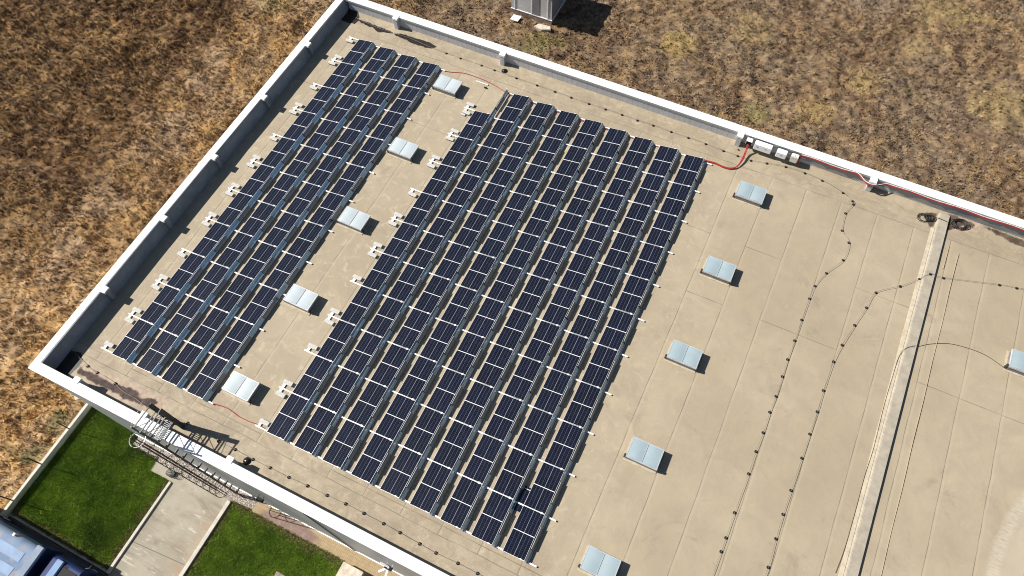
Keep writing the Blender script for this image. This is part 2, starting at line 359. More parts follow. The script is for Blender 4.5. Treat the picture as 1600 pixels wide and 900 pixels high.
# ------------------------------------------------------------------ mesh helpers
class MB:
    def __init__(s): s.v = []; s.f = []
    def add(s, vs, fs):
        o = len(s.v); s.v += [tuple(q) for q in vs]; s.f += [tuple(i + o for i in f) for f in fs]; return s
    def box(s, x0, x1, y0, y1, z0, z1):
        return s.hexa([(x0, y0, z0), (x1, y0, z0), (x1, y1, z0), (x0, y1, z0), (x0, y0, z1), (x1, y0, z1), (x1, y1, z1), (x0, y1, z1)])
    def hexa(s, v):
        return s.add(v, [(0, 3, 2, 1), (4, 5, 6, 7), (0, 1, 5, 4), (1, 2, 6, 5), (2, 3, 7, 6), (3, 0, 4, 7)])
    def prism(s, poly, z0, z1):
        n = len(poly)
        return s.add([(x, y, z0) for x, y in poly] + [(x, y, z1) for x, y in poly],
                     [tuple(range(n - 1, -1, -1)), tuple(range(n, 2 * n))] + [(i, (i + 1) % n, n + (i + 1) % n, n + i) for i in range(n)])
    def sheet(s, poly, z):
        return s.add([(x, y, z) for x, y in poly], [tuple(range(len(poly)))])
    def bar(s, p, q, w, h=None, up=(0, 0, 1)):
        h = w if h is None else h
        p = Vector(p); q = Vector(q); d = (q - p).normalized(); u = Vector(up)
        if abs(d.dot(u)) > 0.98: u = Vector((0, 1, 0))
        sx = d.cross(u).normalized() * (w / 2); sy = sx.cross(d).normalized() * (h / 2)
        return s.hexa([p - sx - sy, p + sx - sy, p + sx + sy, p - sx + sy, q - sx - sy, q + sx - sy, q + sx + sy, q - sx + sy])
    def tube(s, pts, r, n=6, cap=True):
        pts = [Vector(p) for p in pts]; N = len(pts); vs = []; pu = None
        for i, p in enumerate(pts):
            d = (pts[min(i + 1, N - 1)] - pts[max(i - 1, 0)]).normalized()
            u = Vector((0, 0, 1)) if abs(d.z) < 0.95 else Vector((1, 0, 0))
            if pu is not None: u = pu
            sx = d.cross(u).normalized(); sy = sx.cross(d).normalized(); pu = sy
            for k in range(n):
                t = 2 * math.pi * k / n; vs.append(p + sx * math.cos(t) * r + sy * math.sin(t) * r)
        fs = [(i * n + k, i * n + (k + 1) % n, (i + 1) * n + (k + 1) % n, (i + 1) * n + k) for i in range(N - 1) for k in range(n)]
        if cap: fs += [tuple(range(n - 1, -1, -1)), tuple((N - 1) * n + k for k in range(n))]
        return s.add(vs, fs)
    def lathe(s, prof, n=14, c=(0, 0, 0)):
        vs = [(c[0] + r * math.cos(2 * math.pi * k / n), c[1] + r * math.sin(2 * math.pi * k / n), c[2] + z) for r, z in prof for k in range(n)]
        m_ = len(prof)
        fs = [(i * n + k, i * n + (k + 1) % n, (i + 1) * n + (k + 1) % n, (i + 1) * n + k) for i in range(m_ - 1) for k in range(n)]
        fs += [tuple(range(n - 1, -1, -1)), tuple((m_ - 1) * n + k for k in range(n))]
        return s.add(vs, fs)
    def mesh(s, name, mat, bevel=0.0, smooth=False):
        me = bpy.data.meshes.new(name); me.from_pydata(s.v, [], s.f); me.update()
        bm = bmesh.new(); bm.from_mesh(me); bmesh.ops.recalc_face_normals(bm, faces=bm.faces[:])
        if bevel:
            es = [e for e in bm.edges if len(e.link_faces) == 2 and e.calc_face_angle(0) > 0.6]
            bmesh.ops.bevel(bm, geom=es, offset=bevel, segments=2, affect='EDGES', clamp_overlap=True)
        bm.to_mesh(me); bm.free()
        if smooth: me.polygons.foreach_set('use_smooth', [True] * len(me.polygons))
        me.materials.append(M[mat]); return me
    def build(s, name, mat, parent=None, bevel=0.0, smooth=False):
        o = bpy.data.objects.new(name, s.mesh(name, mat, bevel, smooth)); COL.objects.link(o)
        if parent is not None: o.parent = parent
        return o

def tag(o, label=None, cat=None, group=None, kind=None):
    if label: o['label'] = label
    if cat: o['category'] = cat
    if group: o['group'] = group
    if kind: o['kind'] = kind
    return o
def thing(name, label, cat, loc=(0, 0, 0), group=None, rz=0.0):
    o = bpy.data.objects.new(name, None); COL.objects.link(o); o.location = loc; o.rotation_euler = (0, 0, rz)
    o.empty_display_size = 0.2
    return tag(o, label, cat, group)
def structure(name, mb, mat, **k): return tag(mb.build(name, mat, None, **k), kind='structure')
def dup(root, loc, label):
    r = root.copy(); COL.objects.link(r); r.location = loc; r['label'] = label
    for ch in list(root.children):
        q = ch.copy(); COL.objects.link(q); q.parent = r
        for g in list(ch.children):
            h = g.copy(); COL.objects.link(h); h.parent = q
    return r
ORD = ['', 'first', 'second', 'third', 'fourth', 'fifth', 'sixth', 'seventh', 'eighth', 'ninth', 'tenth', 'eleventh', 'twelfth', 'thirteenth',
       'fourteenth', 'fifteenth', 'sixteenth', 'seventeenth', 'eighteenth', 'nineteenth', 'twentieth']
def ordn(i):
    if i <= 20: return ORD[i]
    t = {2: ('twentieth', 'twenty'), 3: ('thirtieth', 'thirty'), 4: ('fortieth', 'forty')}[i // 10]
    return t[0] if i % 10 == 0 else t[1] + '-' + ORD[i % 10]
def smooth_path(pts, k=8):
    pts = [Vector(p) for p in pts]; out = []
    for i in range(len(pts) - 1):
        p0 = pts[max(i - 1, 0)]; p1 = pts[i]; p2 = pts[i + 1]; p3 = pts[min(i + 2, len(pts) - 1)]
        for j in range(k):
            t = j / k
            out.append(0.5 * ((2 * p1) + (p2 - p0) * t + (2 * p0 - 5 * p1 + 4 * p2 - p3) * t * t + (3 * p1 - p0 - 3 * p2 + p3) * t ** 3))
    return out + [pts[-1]]
# value noise in numpy
_tab = rng.random((256, 256))
def vnoise(x, y):
    xi = np.floor(x).astype(int); yi = np.floor(y).astype(int); fx = x - xi; fy = y - yi
    fx = fx * fx * (3 - 2 * fx); fy = fy * fy * (3 - 2 * fy)
    g = lambda i, j: _tab[i & 255, j & 255]
    return (g(xi, yi) * (1 - fx) + g(xi + 1, yi) * fx) * (1 - fy) + (g(xi, yi + 1) * (1 - fx) + g(xi + 1, yi + 1) * fx) * fy
def fbm(x, y, f, o=4, r=0.5):
    s = 0; a_ = 1; t = 0
    for k in range(o):
        s = s + a_ * vnoise(x * f + 17.3 * k, y * f + 41.7 * k); t += a_; a_ *= r; f *= 2.03
    return s / t
def sstep(e0, e1, x):
    t = np.clip((x - e0) / (e1 - e0), 0, 1); return t * t * (3 - 2 * t)

G = -11.0
BX0, BX1, BY0 = -2.45, 64.0, -2.05     # inner edges of the parapet top
def byn(x): return 27.60 + 0.0035 * (x + 2)

# ------------------------------------------------------------------ ground
def field_color(x, y):
    n1 = fbm(x, y, 0.10, 4); n2 = fbm(x + 50, y - 20, 0.45, 4, 0.6); n3 = fbm(x - 31, y + 77, 1.9, 3, 0.6); n4 = fbm(x + 9, y + 3, 0.22, 4)
    n5 = fbm(x * 0.9 + 5, y * 0.9 + 60, 0.8, 4, 0.6); n6 = fbm(x + 13, y - 44, 4.2, 2, 0.6)
    dw = -2.9 - x + (n4 - 0.5) * 5.0                      # distance out from the long side wall
    side = sstep(0.0, 2.0, dw) * sstep(44, 34, y)
    far = side * sstep(15.5, 18.5, dw + (20 - np.clip(y, 0, 40)) * 0.06)
    track = side * np.exp(-((dw - 14.2) / 2.2) ** 2)
    near = side * (1 - far)
    brown = np.array([0.148, 0.094, 0.054]); dark = np.array([0.070, 0.044, 0.028]); gold = np.array([0.31, 0.205, 0.092]); pale = np.array([0.36, 0.275, 0.185])
    umber = np.array([0.078, 0.042, 0.019]); grey = np.array([0.152, 0.112, 0.078]); tan = np.array([0.235, 0.155, 0.085]); ash = np.array([0.255, 0.200, 0.150])
    def L(c, k, d): return c * (1 - k[..., None]) + d * k[..., None]
    c = np.ones(x.shape + (3,)) * brown
    c = L(c, sstep(0.42, 0.62, n2) * 0.6, tan)
    c = L(c, (1 - side) * sstep(0.44, 0.62, n4) * 0.65, grey)
    c = L(c, near * sstep(0.36, 0.60, n5) * 0.75, gold)
    c = L(c, near * sstep(0.54, 0.68, n2) * 0.65, pale)
    c = L(c, far * (0.55 + 0.4 * sstep(0.3, 0.6, n5)), umber)
    c = L(c, far * sstep(0.50, 0.66, n2) * 0.6, np.array([0.125, 0.071, 0.031]))
    c = L(c, far * sstep(0.56, 0.70, n1) * 0.4, gold * 0.7)
    low = side * sstep(12, 2, y)
    c = L(c, low * (0.35 + 0.5 * sstep(0.34, 0.58, n2)), gold * 1.15)
    c = L(c, low * sstep(0.50, 0.62, n5) * 0.7, pale * 1.1)
    c = L(c, track * 0.7 * sstep(0.36, 0.54, n2), ash)
    c = L(c, sstep(0.54, 0.68, n3) * 0.42, gold)
    c = L(c, sstep(0.50, 0.36, n3) * 0.6, dark)
    c = L(c, sstep(0.55, 0.72, n6) * 0.35, pale)
    c = L(c, sstep(0.45, 0.28, n6) * 0.40, dark)
    warm = 1.0 + 0.16 * side[..., None] * np.array([1.0, 0.35, -0.5])
    c = c * warm * (1.10 + 0.16 * low[..., None] - 0.16 * far[..., None])
    for px, py, pr_, k, cc in FIELD_PATCH:
        d = np.hypot(x - px, (y - py)) / pr_ + (n5 - 0.5) * 2.4
        c = L(c, sstep(1.1, 0.5, d) * k * (0.45 + 0.9 * n3), np.array(cc))
    return c
FIELD_PATCH = [(17.8, 45.6, 2.0, 0.62, (0.33, 0.235, 0.085)), (37.5, 60, 3.2, 0.55, (0.33, 0.245, 0.11)), (36.5, 54, 2.2, 0.5, (0.34, 0.25, 0.12)),
               (33.0, 48.5, 1.8, 0.6, (0.38, 0.27, 0.12)), (36.3, 48.4, 0.7, 0.9, (0.15, 0.14, 0.05)), (6.5, 40.6, 1.8, 0.6, (0.17, 0.15, 0.05)),
               (-8.0, -4.3, 1.0, 0.7, (0.09, 0.11, 0.05)), (-8.2, -6.3, 1.1, 0.75, (0.11, 0.125, 0.065)), 
               (23, 50, 2.4, 0.4, (0.36, 0.26, 0.12)), (-18, 36, 2.2, 0.5, (0.30, 0.24, 0.10)), (44, 50, 2.5, 0.5, (0.34, 0.25, 0.11)), (30, 58, 3.0, 0.4, (0.28, 0.215, 0.15)), (26, 41, 1.2, 0.5, (0.17, 0.155, 0.05)), (30.5, 43, 1.5, 0.5, (0.32, 0.22, 0.09))]
def field_height(x, y):
    n = fbm(x, y, 0.9, 4, 0.6); n2 = fbm(x + 40, y + 11, 0.28, 3); n3 = fbm(x + 3, y - 8, 2.6, 3, 0.65)
    return (n - 0.5) * 0.6 + (n2 - 0.5) * 0.5 + (n3 - 0.5) * 0.45
def site_mask(x, y):     # 1 over the building and its yard
    b = (x > -3.4) & (y > -40) & (y < 28.6)
    yard = (x > -7.3) & (y < -1.5) & (y > -60)
    return (b | yard)
def axis(lo, hi, step, far):
    core = np.arange(lo, hi + step, step)
    out = [np.array([core[0] - far]), np.array([core[0] - 60.0, core[0] - 20, core[0] - 6]), core, np.array([core[-1] + 6, core[-1] + 20, core[-1] + 60]), np.array([core[-1] + far])]
    return np.concatenate(out)
gx = axis(-46, 56, 0.21, 900); gy = axis(-16, 72, 0.21, 900)
XX, YY = np.meshgrid(gx, gy, indexing='ij')
ZZ = field_height(XX, YY) * np.clip(1 - (np.maximum(np.maximum(-46 - XX, XX - 56), np.maximum(-16 - YY, YY - 72)) / 5), 0, 1)
sm = site_mask(XX, YY)
ZZ = np.where(sm, -0.15, ZZ * 0.85) + G
nx, ny = len(gx), len(gy)
idx = np.arange(nx * ny).reshape(nx, ny)
quads = np.stack([idx[:-1, :-1], idx[1:, :-1], idx[1:, 1:], idx[:-1, 1:]], -1).reshape(-1, 4)
def fast_mesh(name, verts, faces, mat, tint=None, kind=None, smooth=False):
    me = bpy.data.meshes.new(name); k = faces.shape[1]
    me.vertices.add(len(verts)); me.vertices.foreach_set('co', verts.astype(np.float32).ravel())
    me.loops.add(faces.size); me.loops.foreach_set('vertex_index', faces.astype(np.int32).ravel())
    me.polygons.add(len(faces)); me.polygons.foreach_set('loop_start', np.arange(0, faces.size, k, dtype=np.int32))
    me.polygons.foreach_set('loop_total', np.full(len(faces), k, dtype=np.int32))
    if smooth: me.polygons.foreach_set('use_smooth', np.ones(len(faces), dtype=bool))
    me.update(calc_edges=True)
    if tint is not None:
        at = me.attributes.new('tint', 'FLOAT_COLOR', 'POINT')
        at.data.foreach_set('color', np.concatenate([tint, np.ones((len(tint), 1))], 1).astype(np.float32).ravel())
    me.materials.append(M[mat])
    o = bpy.data.objects.new(name, me); COL.objects.link(o)
    return tag(o, kind=kind)
fast_mesh('ground', np.stack([XX, YY, ZZ], -1).reshape(-1, 3), quads, 'field_soil', field_color(XX, YY).reshape(-1, 3), 'structure', True)

def in_view(x, y, z, mx=0.12):
    q = np.stack([x - CAM[0], y - CAM[1], z - CAM[2]], -1) @ np.array(R).T
    u_ = q[:, 0] / q[:, 2] * 25.8508 / 18.0; v_ = q[:, 1] / q[:, 2] * 25.8508 / 18.0
    return (q[:, 2] > 0) & (np.abs(u_) < 1 + mx) & (np.abs(v_) < 0.5625 + mx)
def tufts(name, x, y, z, col, size, nb, width, lean, mat, label, cat, lodge=None):
    n = len(x); ang = rng.random((n, nb)) * 2 * np.pi
    ln = size[:, None] * (0.6 + 0.8 * rng.random((n, nb))); le = lean[:, None] * (0.4 + 0.9 * rng.random((n, nb)))
    if lodge is not None:
        ang = lodge[:, None] + (rng.random((n, nb)) - 0.5) * 2.4
    dx_, dy_ = np.cos(ang), np.sin(ang)
    bx = x[:, None] + (rng.random((n, nb)) - 0.5) * size[:, None] * 0.7; by_ = y[:, None] + (rng.random((n, nb)) - 0.5) * size[:, None] * 0.7
    h = ln * np.cos(le); r_ = ln * np.sin(le); wd = width * (0.6 + 0.8 * rng.random((n, nb)))
    zb = np.repeat(z[:, None], nb, 1) - 0.03
    v0 = np.stack([bx - dy_ * wd, by_ + dx_ * wd, zb], -1); v1 = np.stack([bx + dy_ * wd, by_ - dx_ * wd, zb], -1)
    v2 = np.stack([bx + dx_ * r_, by_ + dy_ * r_, zb + h], -1)
    vs = np.stack([v0, v1, v2], 2).reshape(-1, 3)
    cc = col[:, None, :] * (0.62 + 0.76 * rng.random((n, nb, 1)))
    cc = np.repeat(cc[:, :, None, :], 3, 2).reshape(-1, 3)
    o = fast_mesh(name, vs, np.arange(len(vs)).reshape(-1, 3), mat, np.clip(cc, 0, 0.7), 'stuff')
    return tag(o, label, cat)
NT_ = 620000
x = rng.uniform(-46, 56, NT_); y = rng.uniform(-16, 72, NT_)
ok = (~site_mask(x, y)) & in_view(x, y, np.full(NT_, G)); x, y = x[ok], y[ok]
dens = fbm(x, y, 0.7, 3); ok = rng.random(len(x)) < 0.35 + 0.9 * sstep(0.3, 0.65, dens); x, y = x[ok], y[ok]
z = field_height(x, y) * 0.85 + G
fc = field_color(x, y)
sz = 0.10 + 0.34 * rng.random(len(x)) ** 2 * (0.4 + 1.2 * fbm(x, y, 0.5, 3))
north = sstep(-8, -2, x) * sstep(24, 30, y)
sz = sz * (0.80 - 0.24 * north)
lod = fbm(x, y, 0.6, 3) * 20.0 + rng.random(len(x)) * (4.0 + 6.0 * north)
tufts('dry_grass', x, y, z, fc * 1.12 * (0.55 + 1.05 * rng.random((len(x), 1)) ** 1.3), sz, 5, 0.026, 0.30 + 0.85 * rng.random(len(x)), 'straw', 'dry brown and golden grass covering the rough field around the building', 'grass', lod)

# ------------------------------------------------------------------ yard below the near facade
structure('road', MB().sheet([(-9.0, -10.25), (40, -10.0), (40, -60), (-9.0, -60)], G - 0.06), 'asphalt')
structure('lawn', MB().sheet([(-6.8, -2.0), (-2.6, -2.0), (-2.6, -3.05), (-0.55, -3.35), (-0.45, -4.05), (1.0, -4.05), (0.95, -9.95), (-6.8, -9.95)], G), 'lawn_soil')
structure('lawn', MB().sheet([(5.49, -3.42), (13.75, -3.40), (13.75, -12.0), (5.49, -12.0)], G), 'lawn_soil')
structure('driveway', MB().prism([(-0.55, -4.03), (-0.62, -3.36), (5.35, -3.36), (5.24, -12.5), (1.28, -12.5), (1.28, -4.03)], G - 0.1, G + 0.012), 'drive_concrete')
structure('gravel_strip', MB().sheet([(-2.6, -3.12), (-0.62, -3.36), (5.45, -3.36), (7.0, -3.2), (7.0, -2.45), (-2.6, -2.45)], G + 0.016), 'gravel')
structure('footpath', MB().sheet([(6.95, -3.36), (13.8, -3.34), (40, -3.3), (40, -2.45), (6.95, -2.45)], G + 0.022), 'brick_path')
structure('footpath', MB().sheet([(13.8, -4.9), (40, -4.9), (40, -3.345), (13.8, -3.345)], G + 0.018), 'brick_path')
structure('kerb', MB().prism([(1.12, -4.06), (1.30, -4.06), (1.30, -10.15), (1.10, -10.15)], G - 0.1, G + 0.13), 'kerb_concrete', bevel=0.02)
structure('kerb', MB().prism([(5.24, -3.40), (5.49, -3.44), (5.46, -12.5), (5.20, -12.5)], G - 0.1, G + 0.16), 'kerb_concrete', bevel=0.02)
structure('kerb', MB().prism([(-6.75, -10.15), (-6.75, -9.98), (1.08, -9.98), (1.08, -10.15)], G - 0.1, G + 0.02), 'kerb_concrete', bevel=0.02)
# lawn blades
n = 46000
x = np.concatenate([rng.uniform(-6.78, 1.20, n), rng.uniform(5.38, 13.80, n)]); y = np.concatenate([rng.uniform(-10.02, -2.1, n), rng.uniform(-11.5, -3.30, n)])
ok = ~((x > -2.7) & (x < -0.4) & (y > -3.2)) & ~((x > -0.5) & (x < 2) & (y > -4.05)); x, y = x[ok], y[ok]
ok = in_view(x, y, np.full(len(x), G)); x, y = x[ok], y[ok]
k1 = fbm(x, y, 0.8, 4)[:, None]; k2 = fbm(x + 7, y, 2.5, 3)[:, None]; k3 = fbm(x - 3, y + 9, 0.3, 3)[:, None]
gc = np.array([0.048, 0.098, 0.009]) * (1 - k1) + np.array([0.150, 0.205, 0.026]) * k1
gc = gc * (1.12 + 1.25 * k2)
edge_d = np.minimum.reduce([np.where(x < 3, 1.05 - x, x - 5.5), np.abs(y + 9.95) + 0.0 * x + np.where(x > 3, 9, 0), np.where(x > 3, -3.40 - y, 9)])
dry = np.clip(sstep(0.55, 0.05, edge_d + (k2[:, 0] - 0.5) * 0.6), 0, 1)[:, None] * 0.75
gc = gc * (1 - dry) + np.array([0.27, 0.205, 0.10]) * dry
gc = gc * (1 - 0.55 * sstep(0.54, 0.68, k3)) + np.array([0.035, 0.07, 0.02]) * 0.55 * sstep(0.54, 0.68, k3)
bl = (rng.random(len(x)) < 0.006)[:, None]
gc = np.where(bl, np.array([0.42, 0.45, 0.30]), gc)
keep = rng.random(len(x)) > dry[:, 0] * 0.6
x, y, gc = x[keep], y[keep], gc[keep]
tufts('lawn_grass', x, y, np.full(len(x), G + 0.02), gc, 0.07 + 0.06 * rng.random(len(x)), 7, 0.012, 0.3 + 0.6 * rng.random(len(x)), 'lawn_blades', 'green lawn grass on both sides of the concrete driveway', 'grass')

# ------------------------------------------------------------------ the warehouse
wh = thing('warehouse', 'large flat roofed warehouse with beige roof and white topped parapet', 'warehouse', (0, 0, 0))
xs_ = np.concatenate([np.arange(-2.3, 6.0, 0.09), np.arange(6.0, 36.0, 0.4), np.arange(36.0, 45.0, 0.09), np.arange(45.0, 64.3, 0.4)])
ys_ = np.concatenate([np.arange(-2.12, -0.3, 0.07), np.arange(-0.3, 26.0, 0.4), np.arange(26.0, 27.8, 0.07)])
XX, YY = np.meshgrid(xs_, ys_, indexing='ij')
ZZ = (fbm(XX, YY, 0.35, 3) - 0.5) * 0.045
ZZ = ZZ + 0.10 * sstep(27.25, 27.7, YY) + 0.07 * sstep(-1.85, -2.12, YY)
ZZ = np.minimum(ZZ, 0.10) - 0.006
idx = np.arange(XX.size).reshape(XX.shape)
quads = np.stack([idx[:-1, :-1], idx[1:, :-1], idx[1:, 1:], idx[:-1, 1:]], -1).reshape(-1, 4)
ro = fast_mesh('roof', np.stack([XX, YY, ZZ], -1).reshape(-1, 3), quads, 'roof_membrane', None, None, True); ro.parent = wh
def poly_field(poly, soft):
    x_, y_ = XX.ravel(), YY.ravel(); ins = np.zeros(x_.shape, bool); dm = np.full(x_.shape, 1e9); n_ = len(poly)
    for i in range(n_):
        (ax, ay), (bx_, by__) = poly[i], poly[(i + 1) % n_]
        cr = ((ay > y_) != (by__ > y_)) & (x_ < (bx_ - ax) * (y_ - ay) / (by__ - ay + 1e-12) + ax); ins ^= cr
        t_ = np.clip(((x_ - ax) * (bx_ - ax) + (y_ - ay) * (by__ - ay)) / ((bx_ - ax) ** 2 + (by__ - ay) ** 2 + 1e-12), 0, 1)
        dm = np.minimum(dm, np.hypot(x_ - ax - t_ * (bx_ - ax), y_ - ay - t_ * (by__ - ay)))
    return np.clip(0.5 + np.where(ins, dm, -dm) / soft, 0, 1)
WET = [[(-2.3, 27.7), (-1.45, 27.7), (-1.12, 27.28), (-1.06, 26.9), (-1.12, 26.62), (-1.6, 26.5), (-2.3, 26.55)],
       [(-1.07, 27.16), (0.31, 27.09), (1.70, 27.02), (1.74, 26.86), (1.1, 26.76), (0.7, 26.62), (0.2, 26.80), (-0.5, 26.86), (-1.05, 26.98)],
       [(1.75, 26.92), (2.19, 27.14), (4.37, 27.22), (5.06, 27.07), (4.77, 26.72), (3.83, 26.62), (2.6, 26.78), (2.0, 26.82)],
       [(-2.3, -0.75), (-1.6, -0.62), (-1.24, -0.95), (-1.18, -1.40), (-1.27, -1.84), (-1.4, -2.2), (-2.3, -2.2)]]
BRN = [[(-1.13, -1.32), (-0.01, -1.26), (1.2, -1.27), (1.9, -1.10), (2.5, -1.02), (2.9, -1.30), (3.45, -1.00), (3.95, -1.10), (3.8, -1.50), (3.0, -1.60), (2.2, -1.68), (1.17, -1.64), (-0.1, -1.68), (-1.0, -1.6)],
       [(36.95, 27.22), (37.3, 27.4), (37.7, 27.5), (37.7, 26.5), (37.45, 26.40)],
       [(38.2, 27.72), (38.6, 27.72), (39.2, 27.64), (39.85, 27.62), (39.74, 27.34), (39.14, 27.25), (38.6, 26.68), (38.2, 26.45)],
       [(40.2, 27.66), (41.12, 27.67), (42.43, 27.64), (43.4, 27.55), (43.0, 27.20), (41.97, 27.25), (40.73, 27.50)]]
PALE = [[(-1.35, -1.1), (0.0, -0.95), (1.5, -0.9), (2.4, -0.70), (3.2, -0.75), (4.3, -0.55), (4.8, -1.2), (3.6, -1.80), (2.4, -1.90), (0.9, -1.90), (-0.3, -1.92), (-1.2, -1.85)],
        [(38.2, 26.2), (39.5, 27.0), (40.3, 27.35), (40.0, 27.8), (38.2, 27.9)]]
stn = np.stack([np.max([poly_field(p_, s_) for p_ in L_], axis=0) for L_, s_ in ((WET, .5), (BRN, .55), (PALE, 1.0))], -1)
at = ro.data.attributes.new('stain', 'FLOAT_COLOR', 'POINT')
at.data.foreach_set('color', np.concatenate([stn, np.ones((len(stn), 1))], 1).astype(np.float32).ravel())
OX, OY = -2.86, -2.57
def oyn(x): return byn(x) + 0.56
H = 0.90
# outer walls
MB().hexa([(OX + .05, OY + .05, G - .3), (BX1 + .4, OY + .05, G - .3), (BX1 + .4, OY + .25, G - .3), (OX + .05, OY + .25, G - .3),
           (OX + .05, OY + .05, H - .1), (BX1 + .4, OY + .05, H - .1), (BX1 + .4, OY + .25, H - .1), (OX + .05, OY + .25, H - .1)]).build('wall', 'facade_panel', wh)
MB().hexa([(OX + .05, oyn(OX) - .25, G - .3), (BX1 + .4, oyn(BX1) - .25, G - .3), (BX1 + .4, oyn(BX1) - .05, G - .3), (OX + .05, oyn(OX) - .05, G - .3),
           (OX + .05, oyn(OX) - .25, H - .1), (BX1 + .4, oyn(BX1) - .25, H - .1), (BX1 + .4, oyn(BX1) - .05, H - .1), (OX + .05, oyn(OX) - .05, H - .1)]).build('wall', 'facade_panel', wh)
MB().box(OX + .052, OX + .25, OY + .252, oyn(OX) - .252, G - .3, H - .1).build('wall', 'facade_panel', wh)
MB().box(BX1 + .2, BX1 + .398, OY + .252, oyn(BX1) - .252, G - .3, H - .1).build('wall', 'facade_panel', wh)
# parapet inner faces
MB().hexa([(-2.1, OY + .26, -.4), (BX1, OY + .26, -.4), (BX1, BY0 - .03, -.4), (-2.1, BY0 - .03, -.4), (-2.1, OY + .26, H - .02), (BX1, OY + .26, H - .02), (BX1, BY0 - .03, H - .02), (-2.1, BY0 - .03, H - .02)]).build('parapet', 'parapet_grey', wh)
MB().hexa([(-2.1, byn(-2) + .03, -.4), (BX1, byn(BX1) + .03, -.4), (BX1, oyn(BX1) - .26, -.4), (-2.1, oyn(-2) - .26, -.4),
           (-2.1, byn(-2) + .03, H - .02), (BX1, byn(BX1) + .03, H - .02), (BX1, oyn(BX1) - .26, H - .02), (-2.1, oyn(-2) - .26, H - .02)]).build('parapet', 'parapet_grey', wh)
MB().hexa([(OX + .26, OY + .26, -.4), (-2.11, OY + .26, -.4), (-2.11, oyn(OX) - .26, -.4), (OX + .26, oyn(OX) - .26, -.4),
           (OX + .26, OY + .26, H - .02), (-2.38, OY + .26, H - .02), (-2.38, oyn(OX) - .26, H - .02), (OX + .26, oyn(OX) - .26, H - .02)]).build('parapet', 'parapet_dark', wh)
MB().box(BX1, BX1 + .19, OY + .26, oyn(BX1) - .26, -.4, H - .02).build('parapet', 'parapet_grey', wh)
# copings, laid butt to butt
T = 0.13
def coping(poly): return MB().prism(poly, H - T, H).build('coping', 'white_coping', wh, bevel=0.012)
coping([(OX, OY), (BX1 + .45, OY), (BX1 + .45, BY0), (OX, BY0)])
coping([(OX, byn(OX)), (BX1 + .45, byn(BX1)), (BX1 + .45, oyn(BX1)), (OX, oyn(OX))])
coping([(OX, BY0 + .003), (BX0, BY0 + .003), (BX0 + .10, byn(OX) - .003), (OX, byn(OX) - .003)])
coping([(BX1 - .05, BY0 + .003), (BX1 + .45, BY0 + .003), (BX1 + .45, byn(BX1) - .003), (BX1 - .05, byn(BX1) - .003)])
MB().box(-2.30, BX1, BY0 + .004, BY0 + .010, H - T - .02, H - .014).build('coping_lip', 'lip_grey', wh)  # thin plate; the lip's grazing-sun shade is put into its grey
MB().hexa([(-2.30, byn(-2.3) - .012, H - T - .02), (BX1, byn(BX1) - .012, H - T - .02), (BX1, byn(BX1) - .004, H - T - .02), (-2.30, byn(-2.3) - .004, H - T - .02),
           (-2.30, byn(-2.3) - .012, H - .014), (BX1, byn(BX1) - .012, H - .014), (BX1, byn(BX1) - .004, H - .014), (-2.30, byn(-2.3) - .004, H - .014)]).build('coping_lip', 'lip_grey', wh)
MB().hexa([(BX0 + .004, BY0 + .02, H - T - .02), (BX0 + .012, BY0 + .02, H - T - .02), (BX0 + .112, byn(OX) - .02, H - T - .02), (BX0 + .104, byn(OX) - .02, H - T - .02),
           (BX0 + .004, BY0 + .02, H - .014), (BX0 + .012, BY0 + .02, H - .014), (BX0 + .112, byn(OX) - .02, H - .014), (BX0 + .104, byn(OX) - .02, H - .014)]).build('coping_lip', 'lip_grey', wh)
def pilaster(x0, x1, y0, y1, cx0, cx1, cy0, cy1, mat):
    p = MB().box(x0, x1, y0, y1, -0.2, H - 0.02).build('pilaster', mat, wh, bevel=0.03)
    MB().box(cx0, cx1, cy0, cy1, H - 0.125, H + 0.028).build('pilaster_cap', 'white_coping', p, bevel=0.012)
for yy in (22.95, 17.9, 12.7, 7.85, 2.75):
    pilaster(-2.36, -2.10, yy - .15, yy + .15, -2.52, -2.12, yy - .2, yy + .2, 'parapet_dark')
for xx in (1.78, 9.8, 25.75, 33.7, 49.6, 57.6):
    pilaster(xx - .16, xx + .16, 27.36, byn(xx) + .1, xx - .20, xx + .20, 27.34, byn(xx) + .12, 'parapet_grey')
for xx in (9.5, 4.25, -0.08, 17.5 + 8, 33.5, 41.5, 49.5):
    pilaster(xx - .15, xx + .15, BY0 - .1, -1.86, xx - .19, xx + .19, BY0 - .12, -1.83, 'parapet_grey')
# raised expansion joint
ej = MB()
def ridge(y): return 37.72 + (y - 6) * 0.006
y0, y1 = -1.98, 27.56
for (p, q) in ((y0, y1),):
    a0, a1 = ridge(p), ridge(q)
    ej.hexa([(a0 - .16, p, -.06), (a0 + .50, p, -.06), (a1 + .52, q, -.06), (a1 - .16, q, -.06), (a0 + .0, p, .125), (a0 + .49, p, .14), (a1 + .51, q, .14), (a1 + .0, q, .125)])
ej.build('expansion_joint', 'concrete_ridge', wh, bevel=0.02)
fl = MB(); a0, a1 = ridge(y0), ridge(26.4)
fl.hexa([(a0 - .30, y0, -.05), (a0 - .13, y0, -.05), (a1 - .13, 26.4, -.05), (a1 - .30, 26.4, -.05), (a0 - .28, y0, .012), (a0 - .10, y0, .045), (a1 - .10, 26.4, .045), (a1 - .28, 26.4, .012)])
fl.build('flashing', 'curb_beige', wh)
for off, yA, yB in ((0.86, 26.2, 23.9), (1.43, 26.1, -1.9)):
    pts = [(ridge(yy) + off + 0.012 * math.sin(yy * 1.3), yy, 0.022) for yy in np.arange(yB, yA, 0.8)]
    MB().tube(pts, 0.02, 5).build('seam_weld', 'roof_membrane', wh)
